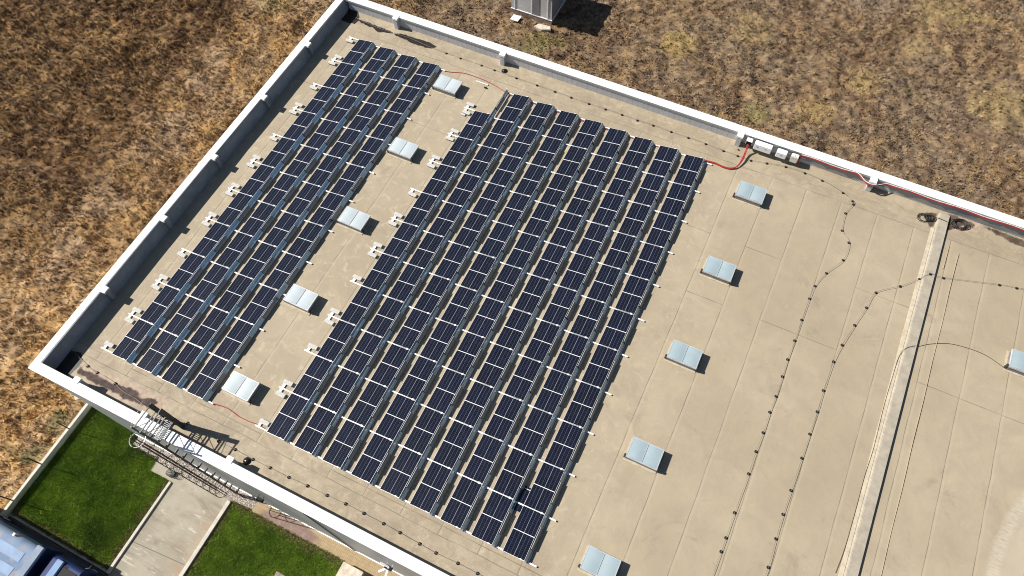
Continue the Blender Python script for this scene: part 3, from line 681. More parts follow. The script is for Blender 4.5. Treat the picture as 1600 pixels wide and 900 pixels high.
# downpipe on the near facade
MB().tube([(14.0, -2.555, 0.74), (14.0, -2.555, G)], 0.028, 6).build('downpipe', 'dark_metal', wh)
MB().box(OX + .02, BX1, OY - .01, OY + .049, G - .05, G + .10).build('plinth_strip', 'shed_trim', wh)

# ------------------------------------------------------------------ solar panels
D, XB, PP = 1.653, 9.961, 2.31
TW, TZ0, TZ1 = 1.114, 0.10, 0.305
PL = 2.284
def panel_part(mb, x0, x1, y0, y1, t0, t1):
    def pt(x, y, t): return (x, y, TZ0 + (TZ1 - TZ0) * x / TW + t)
    return mb.hexa([pt(x0, y0, t0), pt(x1, y0, t0), pt(x1, y1, t0), pt(x0, y1, t0), pt(x0, y0, t1), pt(x1, y0, t1), pt(x1, y1, t1), pt(x0, y1, t1)])
def make_panel(label):
    t = thing('solar_module', label, 'solar panel', (0, 0, 0))
    panel_part(MB(), 0.012, TW - 0.012, 0.0112, PL - 0.0112, -0.03, 0.0).build('cell_sheet', 'solar_cells', t)
    fr = MB()
    panel_part(fr, 0, 0.0085, 0, PL, -0.035, 0.004); panel_part(fr, TW - 0.0085, TW, 0, PL, -0.035, 0.004)
    panel_part(fr, 0.0119, TW - 0.0119, 0, 0.0110, -0.035, 0.004); panel_part(fr, 0.0119, TW - 0.0119, PL - 0.0110, PL, -0.035, 0.004)
    fr.build('frame', 'aluminium', t)
    for yy in (-0.012, PL - 0.03):
        panel_part(MB(), 0.88, 0.99, yy, yy + 0.04, 0.006, 0.016).build('clamp', 'aluminium', t)
    # rear wind deflector: a long lower sheet and a raised cover plate over the middle of the panel
    d = MB(); e = PP - 0.001
    X0, Z0, X1, Z1 = TW + 0.014, TZ1 - 0.012, TW + 0.158, 0.050
    def sl(mb, x0_, z0_, x1_, z1_, ya, yb, th=0.006):
        return mb.hexa([(x0_, ya, z0_), (x1_, ya, z1_), (x1_, yb, z1_), (x0_, yb, z0_), (x0_ + th * .6, ya, z0_ + th), (x1_ + th * .6, ya, z1_ + th), (x1_ + th * .6, yb, z1_ + th), (x0_ + th * .6, yb, z0_ + th)])
    ya, yb = -0.022, e - 0.022
    sl(d, X0, Z0, (X0 + X1) / 2 - .008, (Z0 + Z1) / 2 + 0.02, ya, yb)
    sl(d, (X0 + X1) / 2 - .008, (Z0 + Z1) / 2 + 0.02, X1, Z1, ya, yb)
    d.build('wind_deflector', 'zinc_blue', t)
    sl(MB(), X1 + .001, Z1, X1 + 0.032, Z1 - 0.002, ya, yb).build('foot_lip', 'aluminium', t)
    c_ = MB(); ya, yb = PL / 2 - 0.53, PL / 2 + 0.53
    sl(c_, X0 + 0.060, Z0 + 0.010, X0 + 0.125, Z0 - 0.085, ya, yb)
    sl(c_, X0 + 0.125, Z0 - 0.085, X1 + 0.050, Z1 + 0.012, ya, yb)
    sl(MB(), X0 + 0.044, Z0 + 0.014, X0 + 0.059, Z0 + 0.012, ya, yb).build('top_lip', 'aluminium', t)
    c_.build('cover_plate', 'zinc_grey', t)
    return t
proto = None
rows = [(i * D, 'four-row block', i + 1, 11) for i in range(4)] + [(XB + i * D, 'nine-row block', i + 1, 10 if i == 0 else 11) for i in range(9)]
RN = lambda i, n_: 'leftmost' if i == 1 else ('rightmost' if i == n_ else ordn(i))
for bi, (rx, blk, ri, cnt) in enumerate(rows):
    n_ = 4 if bi < 4 else 9
    for k in range(cnt):
        top = cnt - k
        pos = 'topmost' if top == 1 else ('lowest' if k == 0 else ordn(top) + ' from the top')
        lab = 'solar panel, %s in the %s row of the %s' % (pos, RN(ri, n_), blk)
        loc = (rx + rnd.uniform(-.006, .006), k * PP + 0.022 + rnd.uniform(-.006, .006), 0.0)
        if proto is None:
            proto = make_panel(lab); proto.location = loc; proto['group'] = 'solar panels on the roof'; o = proto
        else: o = dup(proto, loc, lab)
        o.rotation_euler = (rnd.uniform(-.003, .003), rnd.uniform(-.003, .003), 0)
t = thing('cell_strip', 'narrow strip of solar cells lying flat in the gap beside the rightmost row', 'solar module', (22.80, 1.95, 0.04))
MB().box(0, .46, 0, 1.25, 0, .02).build('cell_sheet', 'solar_cells', t); MB().box(.461, .475, 0, 1.25, 0, .024).build('frame', 'aluminium', t)  # flat strip with the cell pattern, framed along one edge
# lone deflector left standing above the shorter row
t = thing('wind_deflector', 'blue grey metal wind deflector without its panel at the upper end of the shorter row', 'wind deflector', (XB, 10 * PP + .022, 0))
for ch in proto.children:
    if ch.name.startswith(('wind_deflector', 'cover_plate', 'foot_lip', 'top_lip')):
        q = ch.copy(); COL.objects.link(q); q.parent = t
        q.name = 'deflector_sheet' if ch.name.startswith('wind') else ch.name.split('.')[0]
MB().box(TW - .02, TW + .03, 2.22, 2.29, 0.0, 0.36).build('end_post', 'aluminium', t)

# rails with their ballast
def rail(x0, x1, yy, label, plate, blocks):
    t = thing('mounting_rail', label, 'mounting rail', (0, yy, 0), 'mounting rails under the solar panels')
    MB().box(x0, x1, -0.035, 0.035, 0.028, 0.082).build('rail', 'white_rail', t, bevel=0.006)
    MB().box(x1 - .02, x1 + .012, -.028, .028, 0.032, 0.075).build('end_hole', 'black_void', t)
    for s in blocks:
        MB().box(x0 + .10, x0 + .25, min(0.036 * s, .30 * s), max(.036 * s, .30 * s), 0.05, 0.062).build('bracket', 'white_rail', t)
    return t
BT = {1: 'one paver', 2: 'two pavers'}
A_bl = {11: [-1], 10: [1, -1], 9: [-1], 8: [1, -1], 7: [-1], 6: [1, -1], 5: [1, -1], 4: [1, -1], 3: [-1], 2: [1, -1], 1: [1, -1], 0: [1]}
B_bl = {11: [], 10: [1, -1], 9: [1, -1], 8: [1, -1], 7: [-1], 6: [1, -1], 5: [1, -1], 4: [1], 3: [1, -1], 2: [1], 1: [1, -1], 0: [1]}
blk_proto = None
for nm, bl, x0, x1, base in (('the four-row block', A_bl, -0.76, 3 * D + TW + 0.56, 0), ('the nine-row block', B_bl, 9.20, XB + 8 * D + TW + 0.58, XB)):
    for k in range(12):
        yy = 0.075 if k == 0 else (11 * PP - 0.06 if k == 11 else k * PP + 0.008)
        top = 12 - k
        which = 'uppermost' if top == 1 else ('lowest' if top == 12 else ordn(top) + ' from the top')
        xa = 11.15 if (base and k == 11) else x0 + rnd.uniform(-.05, .05)
        rail(xa, x1 + rnd.uniform(-.04, .04), yy, 'white mounting rail crossing under %s, %s' % (nm, which), None, bl[k])
        for s in bl[k]:
            loc = (xa + 0.01 + rnd.uniform(-.03, .06), yy + (0.22 if s > 0 else -0.46) + rnd.uniform(-.02, .02), 0.062)
            side = 'above' if s > 0 else 'below'
            lab = 'white ballast slab %s the left end of the %s rail of %s' % (side, which.replace(' from the top', '-from-top'), nm)
            if blk_proto is None:
                blk_proto = MB().box(0, 0.54, 0, 0.23, 0.0, 0.065).build('ballast_slab', 'white_block', None, bevel=0.008)
                tag(blk_proto, lab, 'ballast slab', 'ballast slabs at the rail ends'); blk_proto.location = loc
            else:
                q = blk_proto.copy(); COL.objects.link(q); q.location = loc; q['label'] = lab
                q.rotation_euler = (0, 0, rnd.uniform(-.05, .05))
# two extra slabs under the first rail of the shorter row
q = blk_proto.copy(); COL.objects.link(q); q.location = (9.25, 10 * PP - .62, 0.012); q.scale = (.55, .6, 1); q['label'] = 'small white offcut slab beside the upper left corner of the shorter row'

# offcut of rail near the red cable
t = thing('rail_offcut', 'short piece of white rail lying under the red cable between two blocks', 'rail piece', (8.88, 25.42, 0.02))
MB().box(0, .86, -.03, .03, 0, .05).build('rail', 'white_rail', t, bevel=.006)
MB().box(.82, .87, -.022, .022, .006, .044).build('end_hole', 'black_void', t)
tag(MB().box(9.6, 9.78, 25.1, 25.2, .02, .09).build('black_bracket', 'black_rubber', None, bevel=.01), 'small black bracket dropped on the roof beside the rail piece', 'bracket')

# ------------------------------------------------------------------ skylights
def skylight(label, pane, loc):
    t = thing('roof_skylight', label, 'skylight', loc, 'skylights on the roof')
    t.scale = (1, 1, 1.22)
    MB().box(-.06, 1.64, -.08, 1.16, -.05, .022).build('apron', 'curb_beige', t, bevel=.015)
    MB().box(.03, 1.55, .03, 1.05, -.02, .27).build('curb', 'curb_grey', t)
    fr = MB()
    for b in ((0, 1.6, 0, .035), (0, 1.6, 1.06, 1.095), (0, .035, .0352, 1.0598), (1.565, 1.6, .0352, 1.0598)):
        fr.box(*b, .262, .352)
    fr.build('frame', 'light_metal', t)
    def pan(x0, x1):
        mb = MB(); xm = (x0 + x1) / 2; N = 6; vs = []
        for i in range(N + 1):
            xx = x0 + (x1 - x0) * i / N; zz = .345 + .022 * math.sin(math.pi * i / N)
            vs += [(xx, .036, zz), (xx, 1.059, zz)]
        mb.add(vs, [(2 * i, 2 * i + 2, 2 * i + 3, 2 * i + 1) for i in range(N)])
        return mb.build('pane', pane, t)
    pan(.036, .79); pan(.81, 1.564)
    MB().box(.788, .812, .036, 1.059, .30, .362).build('centre_bar', 'lip_grey', t)
    MB().box(-.10, -.005, .04, .17, .02, .30).build('hinge_box', 'dark_metal', t, bevel=.01)
    MB().box(1.602, 1.66, .015, .14, .05, .345).build('latch', 'dark_metal', t, bevel=.008)
    return t
LX = [(6.70, 23.57), (6.66, 17.87), (6.60, 12.20), (6.66, 6.54), (6.70, .88)]
RX = [(26.78, 23.58), (26.72, 17.92), (26.70, 12.27), (26.70, 6.50), (26.70, .84)]
names = ['topmost', 'second from the top', 'third from the top', 'second from the bottom', 'lowest']
s1 = skylight('white skylight between the two panel blocks, topmost', 'glare_pane', (*LX[0], 0))
for (xx, yy), nmx in list(zip(LX, names))[1:]: dup(s1, (xx, yy, 0), 'white skylight between the two panel blocks, ' + nmx)
s2 = skylight('pale blue skylight right of the nine-row block, topmost', 'milky_pane', (*RX[0], 0))
for (xx, yy), nmx in list(zip(RX, names))[1:]: dup(s2, (xx, yy, 0), 'pale blue skylight right of the nine-row block, ' + nmx)
dup(s2, (42.66, 19.2, 0), 'pale blue skylight beyond the raised joint at the right edge')

# ------------------------------------------------------------------ lightning conductor and its holders
hp = None
def holder(x_, y_, z_, label):
    global hp
    if hp is None:
        hp = thing('conductor_holder', label, 'wire holder', (x_, y_, z_), 'black holders of the lightning wires')
        MB().lathe([(.078, 0), (.080, .012), (.066, .042), (.046, .058), (.0, .064)][:-1], 14).build('base', 'black_rubber', hp)
        MB().box(-.020, .020, -.010, .010, .06, .082).build('clip', 'holder_clip', hp)
        hp.rotation_euler = (0, 0, 0)
        return hp
    q = dup(hp, (x_, y_, z_), label); q.rotation_euler = (0, 0, rnd.uniform(0, 3)); return q
HN = [(5.94, 26.79), (7.01, 26.78), (8.57, 26.79), (9.53, 26.77), (11.13, 26.75), (12.61, 26.75), (13.88, 26.74), (15.03, 26.72), (16.26, 26.71), (17.39, 26.73), (18.5, 26.75), (19.55, 26.73), (20.59, 26.76), (21.77, 26.75), (22.89, 26.75), (24.01, 26.74), (25.16, 26.68), (26.06, 26.67), (26.88, 26.67), (27.81, 26.87), (28.91, 27.09), (30.07, 27.11), (31.14, 27.01), (32.46, 26.65), (33.11, 26.3), (33.2, 26.1), (32.94, 25.29), (33.05, 24.04), (33.59, 23.4), (33.58, 22.14), (32.95, 20.92), (32.6, 19.86), (32.53, 18.97), (32.49, 17.54), (32.48, 16.19), (32.44, 14.99), (32.46, 13.95), (32.47, 12.77), (32.42, 11.82), (32.43, 10.65), (32.39, 9.58), (32.39, 8.37), (32.34, 6.31), (32.33, 5.04), (32.32, 4.36)]
H2 = [(42.5, 24.36), (41.63, 24.17), (38.81, 23.33), (38.07, 23.17), (37.64, 22.7), (36.79, 21.81), (35.69, 20.86), (35.43, 19.73), (35.11, 18.43), (34.79, 17.01), (34.62, 15.88), (34.55, 14.1), (34.56, 12.86), (34.53, 11.57), (34.5, 10.22), (34.45, 8.47), (34.42, 7.22), (34.43, 6.0), (34.47, 4.63)]
HS = [(-0.74, -1.08), (-0.04, -1.15), (1.23, -1.22), (6.0, -1.32), (8.0, -1.41), (9.02, -1.4), (10.11, -1.43), (11.13, -1.41), (12.22, -1.4), (13.28, -1.36), (14.39, -1.33), (15.42, -1.29), (16.44, -1.29), (17.54, -1.3), (18.45, -1.32), (19.54, -1.36), (20.42, -1.39), (21.55, -1.35), (22.57, -1.35)]
nfar = [p for p in HN if p[1] > 26.3 or p[0] < 33]
split = 21
def name_wire(lst, what):
    for i, p in enumerate(lst):
        zz = 0.145 if abs(p[0] - 38.07) < 0.05 else 0.004
        pos = 'first' if i == 0 else ('last' if i == len(lst) - 1 else ordn(i + 1))
        holder(p[0], p[1], zz, 'black wire holder, %s on the wire %s' % (pos, what))
name_wire(HN[:split], 'along the far parapet from the left')
name_wire(HN[split:], 'winding beside the blue skylights from the top')
name_wire(H2, 'crossing the raised joint from the right')
name_wire(HS, 'along the near parapet from the left')
def wire(pts, label, r=0.0085, mat='wire_metal', name='lightning_wire', cat='wire', k=6):
    return tag(MB().tube(smooth_path(pts, k), r, 5).build(name, mat, None, smooth=True), label, cat)
zz = 0.078
wire([(x_, y_, zz) for x_, y_ in [(-1.31, 27.11), (0.28, 26.92), (1.67, 26.89), (3.03, 26.95), (4.59, 26.81)] + HN[:split]] + [(HN[split][0], HN[split][1], zz)], 'thin lightning wire running along the far parapet on black holders')
wire([(x_, y_, zz) for x_, y_ in HN[split:]] + [(32.3, 3.2, zz), (32.2, -1.4, zz)], 'thin lightning wire winding down the roof right of the skylights')
wire([(44.5, 24.8, zz)] + [(x_, y_, .22 if abs(x_ - 38.07) < .05 else zz) for x_, y_ in H2] + [(34.4, 3.0, zz), (34.4, -1.4, zz)], 'thin lightning wire crossing the raised joint and running down to the near edge')
wire([(x_, y_, zz) for x_, y_ in [(-2.19, -0.67), (-0.73, -1.08), (-0.04, -1.15), (0.49, -1.14), (1.23, -1.22), (1.65, -1.34), (2.08, -1.4), (2.47, -1.41), (2.91, -1.44), (3.39, -1.52), (3.96, -1.55)]] + [(x_, y_, zz) for x_, y_ in HS[3:]] + [(24.0, -1.36, zz)], 'pale lightning wire along the near parapet on black holders')
wire([(37.28, 5.71, .03), (37.40, 7.0, .03), (37.44, 8.96, .03), (37.45, 10.69, .03), (37.52, 11.98, .03), (37.52, 13.16, .03), (37.50, 14.79, .03), (37.55, 16.34, .03), (37.60, 17.64, .07), (37.80, 18.16, .15), (38.2, 18.5, .155), (38.40, 18.62, .03), (38.98, 19.05, .03), (39.8, 19.45, .03), (40.67, 19.6, .03), (41.56, 19.6, .03), (42.2, 19.42, .03), (42.7, 19.22, .05)],
     'thin black wire running beside the raised joint and curving over to the edge skylight', 0.010, 'black_cable', 'cable', 'cable')
# drains: black domes
for (x_, y_), wh_ in (((10.15, 27.0), 'far'), ((9.9, -1.62), 'near')):
    t = thing('roof_vent', 'round black vent dome on the roof by the %s parapet' % wh_, 'roof vent', (x_, y_, 0), 'black roof vents')
    MB().lathe([(.155, 0), (.155, .03), (.13, .075), (.08, .10), (.02, .108)], 18).build('dome', 'black_drain', t, smooth=True)
    MB().lathe([(.20, 0), (.205, .012), (.17, .018)], 18).build('flange', 'black_rubber', t)

# ------------------------------------------------------------------ red cables
def cable(pts, r, label, mat='red_cable', k=8): return tag(MB().tube(smooth_path(pts, k), r, 7).build('cable', mat, None, smooth=True), label, 'cable')
cable([(6.0, 25.36, .04), (6.41, 25.36, .035), (6.76, 25.37, .03), (7.23, 25.50, .03), (7.83, 25.70, .03), (8.58, 25.74, .03), (9.35, 25.71, .03), (10.11, 25.60, .03), (11.02, 25.36, .05), (11.5, 25.25, .05)], .022, 'thin red cable linking the two panel blocks at their upper ends')
cable([(6.2, .05, .05), (6.62, .10, .04), (7.38, .20, .03), (8.15, .10, .03), (8.8, .10, .03), (9.4, .16, .03), (10.02, .05, .05)], .022, 'thin red cable linking the two panel blocks at their lower ends')
for off in (0, .055):
    cable([(23.9, 25.45 + off, .05), (24.48, 25.47 + off, .05), (24.98, 25.53 + off, .05), (25.52, 25.47 + off, .05), (25.95, 25.54 + off, .06), (26.25, 25.80 + off * .5, .12), (26.36 + off, 26.35, .20), (26.36 + off, 26.95, .30), (26.34 + off, 27.28, .58)], .034,
          'thick red cable bundle rising from the panels to the wall boxes, %s strand' % ('front' if off == 0 else 'rear'))
pts = []
for i in range(34):
    xx = 29.5 + i * 0.55; s = 0.05 * math.sin(i * 1.25)
    if abs(xx - 33.7) < .45: pts.append((xx, 27.31, .735))
    else: pts.append((xx, byn(xx) - .05, .745 + s * .7))
cable([(29.46, 27.46, .30), (29.44, 27.44, .55), (29.42, 27.42, .70)] + pts, .042, 'red cable strung along the far parapet right of the wall boxes')
cable([(x_, y_ + .012, z_ + .066) for x_, y_, z_ in pts], .018, 'white cable strung along the far parapet above the red one', 'white_cable')

cable([(11.5, 25.25, .05), (14, 25.27, .045), (17, 25.24, .045), (20, 25.28, .045), (24.2, 25.40, .05)], .022, 'thin red cable running under the upper ends of the nine-row block')
# wall boxes
def wallbox(name, label, cat, x0, x1, z0, z1, depth, mat, yb):
    t = thing(name, label, cat, (x0, yb, z0))
    w_, h_ = x1 - x0, z1 - z0
    MB().hexa([(0, -depth, .03), (w_, -depth, .03), (w_, 0, 0), (0, 0, 0), (0, -depth, h_ - .05), (w_, -depth, h_ - .05), (w_, 0, h_), (0, 0, h_)]).build('body', mat, t, bevel=.03)
    MB().box(.05, w_ - .05, .001, .13, .05, h_ - .1).build('back_plate', 'dark_metal', t)
    return t
YB = 27.54
t = wallbox('solar_inverter', 'large white inverter on the far parapet, leftmost wide box', 'inverter', 26.70, 27.76, .36, .95, .30, 'inverter_white', YB)
for xx in (.17, .66): MB().box(xx, xx + .12, -.306, -.301, .30, .335).build('label_plate', 'black_rubber', t)
t = wallbox('solar_inverter', 'smaller white inverter on the far parapet right of the large one', 'inverter', 28.06, 28.68, .36, .90, .30, 'inverter_white', YB)
MB().box(.27, .39, -.306, -.301, .26, .295).build('label_plate', 'black_rubber', t)
t = wallbox('junction_box', 'beige grey junction box at the right end of the inverters', 'junction box', 28.92, 29.37, .30, .90, .26, 'box_beige', YB)
MB().lathe([(.03, 0), (.03, .01)], 8, (.22, -.18, .58)).build('knob', 'curb_grey', t)
t = wallbox('junction_box', 'small white box with black front left of the inverters where red cables enter', 'junction box', 26.18, 26.56, .50, .93, .26, 'inverter_white', YB)
MB().box(.02, .36, -.272, -.263, .05, .34).build('front_cover', 'truck_black', t)

# black cable coils by the raised joint
def coil(cx, cy, r, n_, label, z=.04, rj=.02):
    pts = []
    for i in range(int(n_ * 18)):
        t_ = i / 18 * 2 * math.pi; rr = r * (1 + .12 * math.sin(t_ * .37) + rnd.uniform(-.02, .02))
        pts.append((cx + rr * math.cos(t_) + .10 * math.sin(t_ * .21), cy + rr * .8 * math.sin(t_) + .06 * math.cos(t_ * .17), z + .012 * (i / 18)))
    return tag(MB().tube(pts, .017, 5).build('cable_coil', 'black_cable', None, smooth=True), label, 'cable coil')
coil(36.98, 26.84, .30, 3, 'loose loops of black cable left of the raised joint')
coil(37.38, 26.98, .22, 5, 'tighter black cable coil against the left side of the raised joint')
coil(38.95, 27.22, .36, 7, 'tangled black cable coil right of the raised joint', .06)
cable([(37.5, 27.05, .06), (37.72, 27.08, .145), (38.1, 27.05, .165), (38.30, 27.02, .155), (38.5, 27.08, .07), (38.7, 27.15, .06)], .017, 'black cable passing over the raised joint between the coils', 'black_cable')
tag(MB().lathe([(.05, 0), (.05, .02)], 10, (25.94, 27.12, .05)).build('roof_plug', 'black_rubber', None), 'small round black plug on the roof near the red cable bundle', 'plug')

# ------------------------------------------------------------------ caged ladder on the near facade
ld = thing('caged_ladder', 'tall dark metal ladder with safety cage and railed walkway over the near parapet', 'ladder', (0, 0, 0))
XL, XR, YL = 5.38, 5.92, -2.86
for xx in (XL, XR): MB().box(xx - .035, xx + .035, YL - .02, YL + .055, G, 2.95).build('stringer', 'dark_metal', ld)
z = G + .35
while z < 1.0:
    MB().tube([(XL + .036, YL + .02, z), (XR - .036, YL + .02, z)], .014, 6).build('rung', 'dark_metal', ld); z += .30
for i in range(6):
    zz_ = G + 1.1 + i * 2.0
    for xx in (XL, XR): MB().box(xx - .036, xx + .036, YL + .056, OY + .04, zz_, zz_ + .16).build('wall_bracket', 'dark_metal', ld)
xc, rc = (XL + XR) / 2, .37
def hoop_pts(z_): return [(xc - .27, YL - .02, z_)] + [(xc - rc * math.cos(t_), YL - .33 - rc * math.sin(t_), z_) for t_ in np.linspace(-.35, math.pi + .35, 13)] + [(xc + .27, YL - .02, z_)]
for i in range(12):
    z_ = -8.55 + i * 0.985
    MB().tube(hoop_pts(z_), .021, 5).build('cage_hoop', 'light_metal' if i == 11 else 'dark_metal', ld)
for t_ in (.25, math.pi / 2, math.pi - .25):
    x_, y_ = xc - (rc + .004) * math.cos(t_), YL - .33 - (rc + .004) * math.sin(t_)
    MB().box(x_ - .028, x_ + .028, y_ - .02, y_ + .02, -8.6, 2.35).build('cage_strip', 'dark_metal', ld)
for xx in (xc - rc - .01, xc + rc + .01):
    MB().box(xx - .014, xx + .014, YL - .33, YL - .28, -8.6, 2.35).build('cage_strip', 'dark_metal', ld)
# walkway over the parapet
g = MB()
for i in range(15): 
    yy = -2.80 + i * .088; g.box(XL, XR, yy, yy + .035, 1.04, 1.07)
for xx in (XL - .01, XR - .03): g.box(xx, xx + .04, -2.82, -1.52, 1.0, 1.038)
g.build('walkway_grating', 'grate_metal', ld)
for xx in (XL - .04, XR + .04):
    MB().box(xx - .02, xx + .02, -1.70, -1.47, 0.0, 2.72).build('guard_post', 'dark_metal', ld)
    for zz_ in (1.22, 1.95, 2.66):
        MB().bar((xx, -2.83, zz_), (xx, -1.701, zz_), .05, .05).build('guard_rail', 'dark_metal', ld)
    MB().bar((xx, -2.83, 2.6), (xx, -1.71, 1.3), .022).build('brace', 'dark_metal', ld)
for k in range(4):
    zz_ = .26 * (k + .5); MB().box(XL, XR, -1.62 + .02 * k, -1.44, zz_, zz_ + .03).build('step', 'grate_metal', ld)
MB().tube([(XL - .30, -1.62, 2.95), (XL - .05, -2.75, 2.95)], .014, 5).build('guard_rail', 'light_metal', ld)

# floodlights on the facade
def flood(loc, mat, label):
    t = thing('floodlight', label, 'floodlight', loc)
    MB().box(-.22, .22, -.34, -.12, -.06, .06).build('lamp_body', mat[0], t, bevel=.02)
    MB().bar((-.16, -.23, 0), (-.16, .0, .12), .03).build('arm', mat[1], t); MB().bar((.16, -.23, 0), (.16, .0, .12), .03).build('arm', mat[1], t)
    return t
flood((9.75, -2.53, -4.4), ('truck_black', 'dark_metal'), 'small black floodlight on the near facade beside the ladder foot')
t = flood((17.85, -2.53, -4.2), ('truck_black', 'light_metal'), 'floodlight with white bracket arms on the near facade at the lower edge')
for a_ in ((-.45, -.05, .25), (-.38, -.45, -.1), (.05, -.55, -.1)):
    MB().bar((0, -.2, .05), (a_[0], a_[1] - .15, a_[2]), .10, .05).build('bracket_arm', 'white_coping', t)

# ------------------------------------------------------------------ garden wall, posts, small yard things
tag(MB().box(-6.99, -6.78, -10.35, 12, G - .3, G + .52).build('garden_wall', 'garden_wall', None, bevel=.015), 'low pale concrete garden wall between the dry field and the lawn', 'wall')
for i, (x_, y_) in enumerate([(-6.80, -4.16), (-6.85, -6.75), (-6.9, -9.30)]):
    t = thing('fence_post', 'thin dark metal post on the garden wall, ' + ['nearest the building', 'middle one', 'nearest the blue truck'][i], 'fence post', (x_, y_, G + .52), 'fence posts on the garden wall')
    MB().box(-.032, .032, -.032, .032, 0, 1.50).build('post', 'truck_black', t)
    MB().box(-.06, .06, -.05, .05, 0, .012).build('foot_plate', 'dark_metal', t)
t = thing('concrete_box', 'low beige concrete box beside the brick path at the lower edge', 'concrete box', (13.93, -5.6, G))
MB().box(0, 1.34, 0, 2.18, 0, .50).build('body', 'stone_pale', t, bevel=.02)
MB().box(-.03, 1.37, -.03, 2.21, .501, .56).build('lid', 'stone_pale', t, bevel=.015)
tag(MB().box(10.42, 11.1, -6.6, -5.6, G, G + .12).build('stone_slab', 'plinth', None, bevel=.02), 'dark grey stone slab lying in the right lawn', 'slab')
tag(MB().prism([(-8.3, -2.3), (-7.9, -2.45), (-7.65, -2.2), (-7.7, -1.9), (-8.1, -1.8)], G - .1, G + .28).build('boulder', 'stone_pale', None, bevel=.06), 'pale boulder in the dry grass near the garden wall', 'boulder')
# wire basket with coiled hose on the driveway
t = thing('wire_basket', 'round dark wire basket with its shadow lying on the driveway by the ladder', 'wire basket', (1.0, -3.62, G + .012))
b = MB()
for i in range(6): 
    z_ = .03 + i * .10; b.tube([(.21 * math.cos(t_), .21 * math.sin(t_), z_) for t_ in np.linspace(0, 2 * math.pi, 15)], .012, 5)
b.build('ring', 'dark_metal', t)
b = MB()
for t_ in np.linspace(0, 2 * math.pi, 11)[:-1]: b.tube([(.21 * math.cos(t_), .21 * math.sin(t_), 0.0), (.21 * math.cos(t_), .21 * math.sin(t_), .55)], .008, 4)
b.build('upright', 'dark_metal', t)
MB().lathe([(.12, .01), (.15, .05), (.14, .22), (.06, .24)], 12).build('hose_roll', 'black_cable', t)

# ------------------------------------------------------------------ blue truck in the lower left corner
tk = thing('truck', 'old blue truck with a rust stained pale roof parked in the lower left corner', 'truck', (0, 0, G))
def arch(x0, x1, y0, y1, z0, z1, r, n_=6):
    prof = [(y0, z0), (y1, z0)]
    for i in range(n_ + 1):
        t_ = i / n_ * math.pi / 2; prof.append((y1 - r + r * math.cos(t_), z1 - r + r * math.sin(t_)))
    for i in range(n_ + 1):
        t_ = math.pi / 2 + i / n_ * math.pi / 2; prof.append((y0 + r + r * math.cos(t_), z1 - r + r * math.sin(t_)))
    n_p = len(prof); mb = MB()
    return mb.add([(x0, p[0], p[1]) for p in prof] + [(x1, p[0], p[1]) for p in prof], [tuple(range(n_p - 1, -1, -1)), tuple(range(n_p, 2 * n_p))] + [(i, (i + 1) % n_p, n_p + (i + 1) % n_p, n_p + i) for i in range(n_p)])
arch(-9.2, -1.90, -12.85, -10.35, .95, 3.0, .35).build('cargo_box', 'truck_roof', tk)
MB().box(-9.2, -1.9, -12.86, -10.34, .80, 1.9).build('side_panel', 'truck_navy', tk)
for yy, wd in ((-11.25, .55), (-12.1, .5)): 
    MB().box(-9.2, -2.25, yy - wd / 2, yy + wd / 2, 3.003, 3.02).build('roof_sheet', 'truck_sheet', tk)
MB().box(-3.62, -3.5, -10.52, -10.38, 2.95, 3.08).build('roof_bracket', 'light_metal', tk)
fr = MB(); fr.box(-1.895, -1.42, -12.9, -10.28, 2.85, 3.06); fr.build('end_frame', 'truck_frame', tk, bevel=.03)
MB().box(-1.89, -1.62, -12.9, -10.28, .8, 2.845).build('end_wall', 'truck_navy', tk)
cb = arch(-.95, 1.15, -12.75, -10.30, .55, 2.55, .28).build('cab', 'truck_navy', tk)
MB().hexa([(-.55, -12.6, 2.56), (-.05, -12.6, 2.56), (-.05, -10.42, 2.56), (-.55, -10.42, 2.56), (-.5, -12.6, 2.74), (-.08, -12.6, 2.70), (-.08, -10.42, 2.70), (-.5, -10.42, 2.74)]).build('roof_visor', 'truck_sky', cb, bevel=.03)
MB().hexa([(1.10, -12.55, 1.5), (1.45, -12.55, 1.45), (1.45, -10.5, 1.45), (1.10, -10.5, 1.5), (.0, -12.5, 2.58), (.30, -12.5, 2.56), (.30, -10.55, 2.56), (.0, -10.55, 2.58)]).build('windscreen', 'truck_black', cb)
MB().box(.2, 1.0, -10.295, -10.285, 1.5, 2.25).build('side_window', 'truck_black', cb)
MB().box(-.02, .98, -12.45, -10.66, 2.555, 2.585).build('roof_hatch', 'truck_black', cb)
MB().box(1.16, 1.75, -12.7, -10.35, .5, 1.42).build('bonnet', 'truck_navy', tk, bevel=.1)
MB().box(1.76, 1.9, -12.75, -10.3, .4, .75).build('bumper', 'dark_metal', tk, bevel=.03)
for yy in (-12.4, -10.75): MB().box(1.751, 1.79, yy - .14, yy + .14, .85, 1.1).build('headlight', 'light_metal', tk)
MB().bar((.9, -10.3, 2.1), (1.25, -10.02, 2.05), .03).build('mirror_arm', 'dark_metal', tk)
MB().box(1.2, 1.28, -10.1, -9.92, 1.8, 2.25).build('mirror', 'truck_black', tk, bevel=.02)
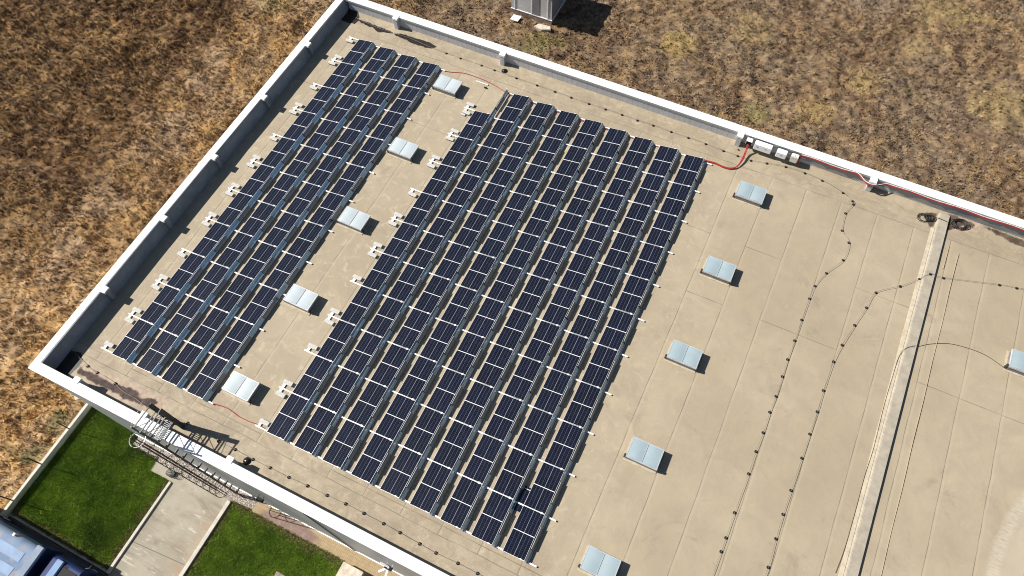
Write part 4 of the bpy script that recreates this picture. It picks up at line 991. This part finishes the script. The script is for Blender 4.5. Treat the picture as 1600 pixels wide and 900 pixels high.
for xx in (-7.6, -6.4, .55):
    for yy in (-12.6, -10.45):
        wv = MB(); 
        vs = [(xx + .5 * math.cos(t_), yy + dy_, .5 + .5 * math.sin(t_)) for dy_ in (-.14, .14) for t_ in np.linspace(0, 2 * math.pi, 21)[:-1]]
        wv.add(vs, [tuple(range(19, -1, -1)), tuple(range(20, 40))] + [(i, (i + 1) % 20, 20 + (i + 1) % 20, 20 + i) for i in range(20)])
        wl = wv.build('wheel', 'black_rubber', tk)
        MB().add([(xx + .26 * math.cos(t_), yy + (.145 if yy > -11 else -.145), .5 + .26 * math.sin(t_)) for t_ in np.linspace(0, 2 * math.pi, 15)[:-1]], [tuple(range(14))]).build('rim', 'light_metal', wl)

# ------------------------------------------------------------------ shed beyond the far parapet
sh = thing('utility_shed', 'grey panelled utility shed standing in the dry field beyond the far parapet', 'shed', (2.62, 43.18, G))
MB().box(0, 3.97, 0, 3.6, -.3, .5).build('plinth', 'plinth', sh)
MB().box(.03, 3.94, .03, 3.57, .501, 3.4).build('wall', 'shed_panel', sh)
MB().box(-.15, 4.12, -.15, 3.75, 3.401, 3.55).build('roof', 'shed_trim', sh, bevel=.03)
MB().box(-.02, 3.99, -.02, 3.62, .46, .54).build('base_trim', 'shed_trim', sh)
MB().box(.34, .40, -.01, .029, .541, 3.4).build('trim', 'shed_trim', sh); MB().box(1.98, 2.07, -.01, .029, .541, 3.4).build('trim', 'shed_trim', sh); MB().box(3.52, 3.60, -.01, .029, .541, 3.4).build('trim', 'shed_trim', sh)
MB().box(2.25, 2.75, .005, .029, .541, 3.2).build('door', 'shed_dark', sh)
MB().box(3.941, 3.955, .05, 3.5, .541, 3.38).build('side_panel', 'shed_dark', sh)  # dark sheet: the right face's shade put into its colour
tag(MB().hexa([(3.05, 42.05, G + .25), (3.8, 42.05, G + .28), (3.86, 42.7, G + .30), (3.1, 42.7, G + .27), (3.05, 42.05, G + .33), (3.8, 42.05, G + .36), (3.86, 42.7, G + .38), (3.1, 42.7, G + .35)]).build('loose_board', 'shed_trim', None), 'loose white panel lying in the grass in front of the shed', 'panel')
tag(MB().prism([(5.3, 42.15), (6.1, 42.05), (6.9, 42.35), (6.7, 42.75), (5.6, 42.65)], G - .1, G + .32).build('stone_slab', 'stone_pale', None, bevel=.04), 'pale stone slab in the grass at the corner of the shed', 'slab')
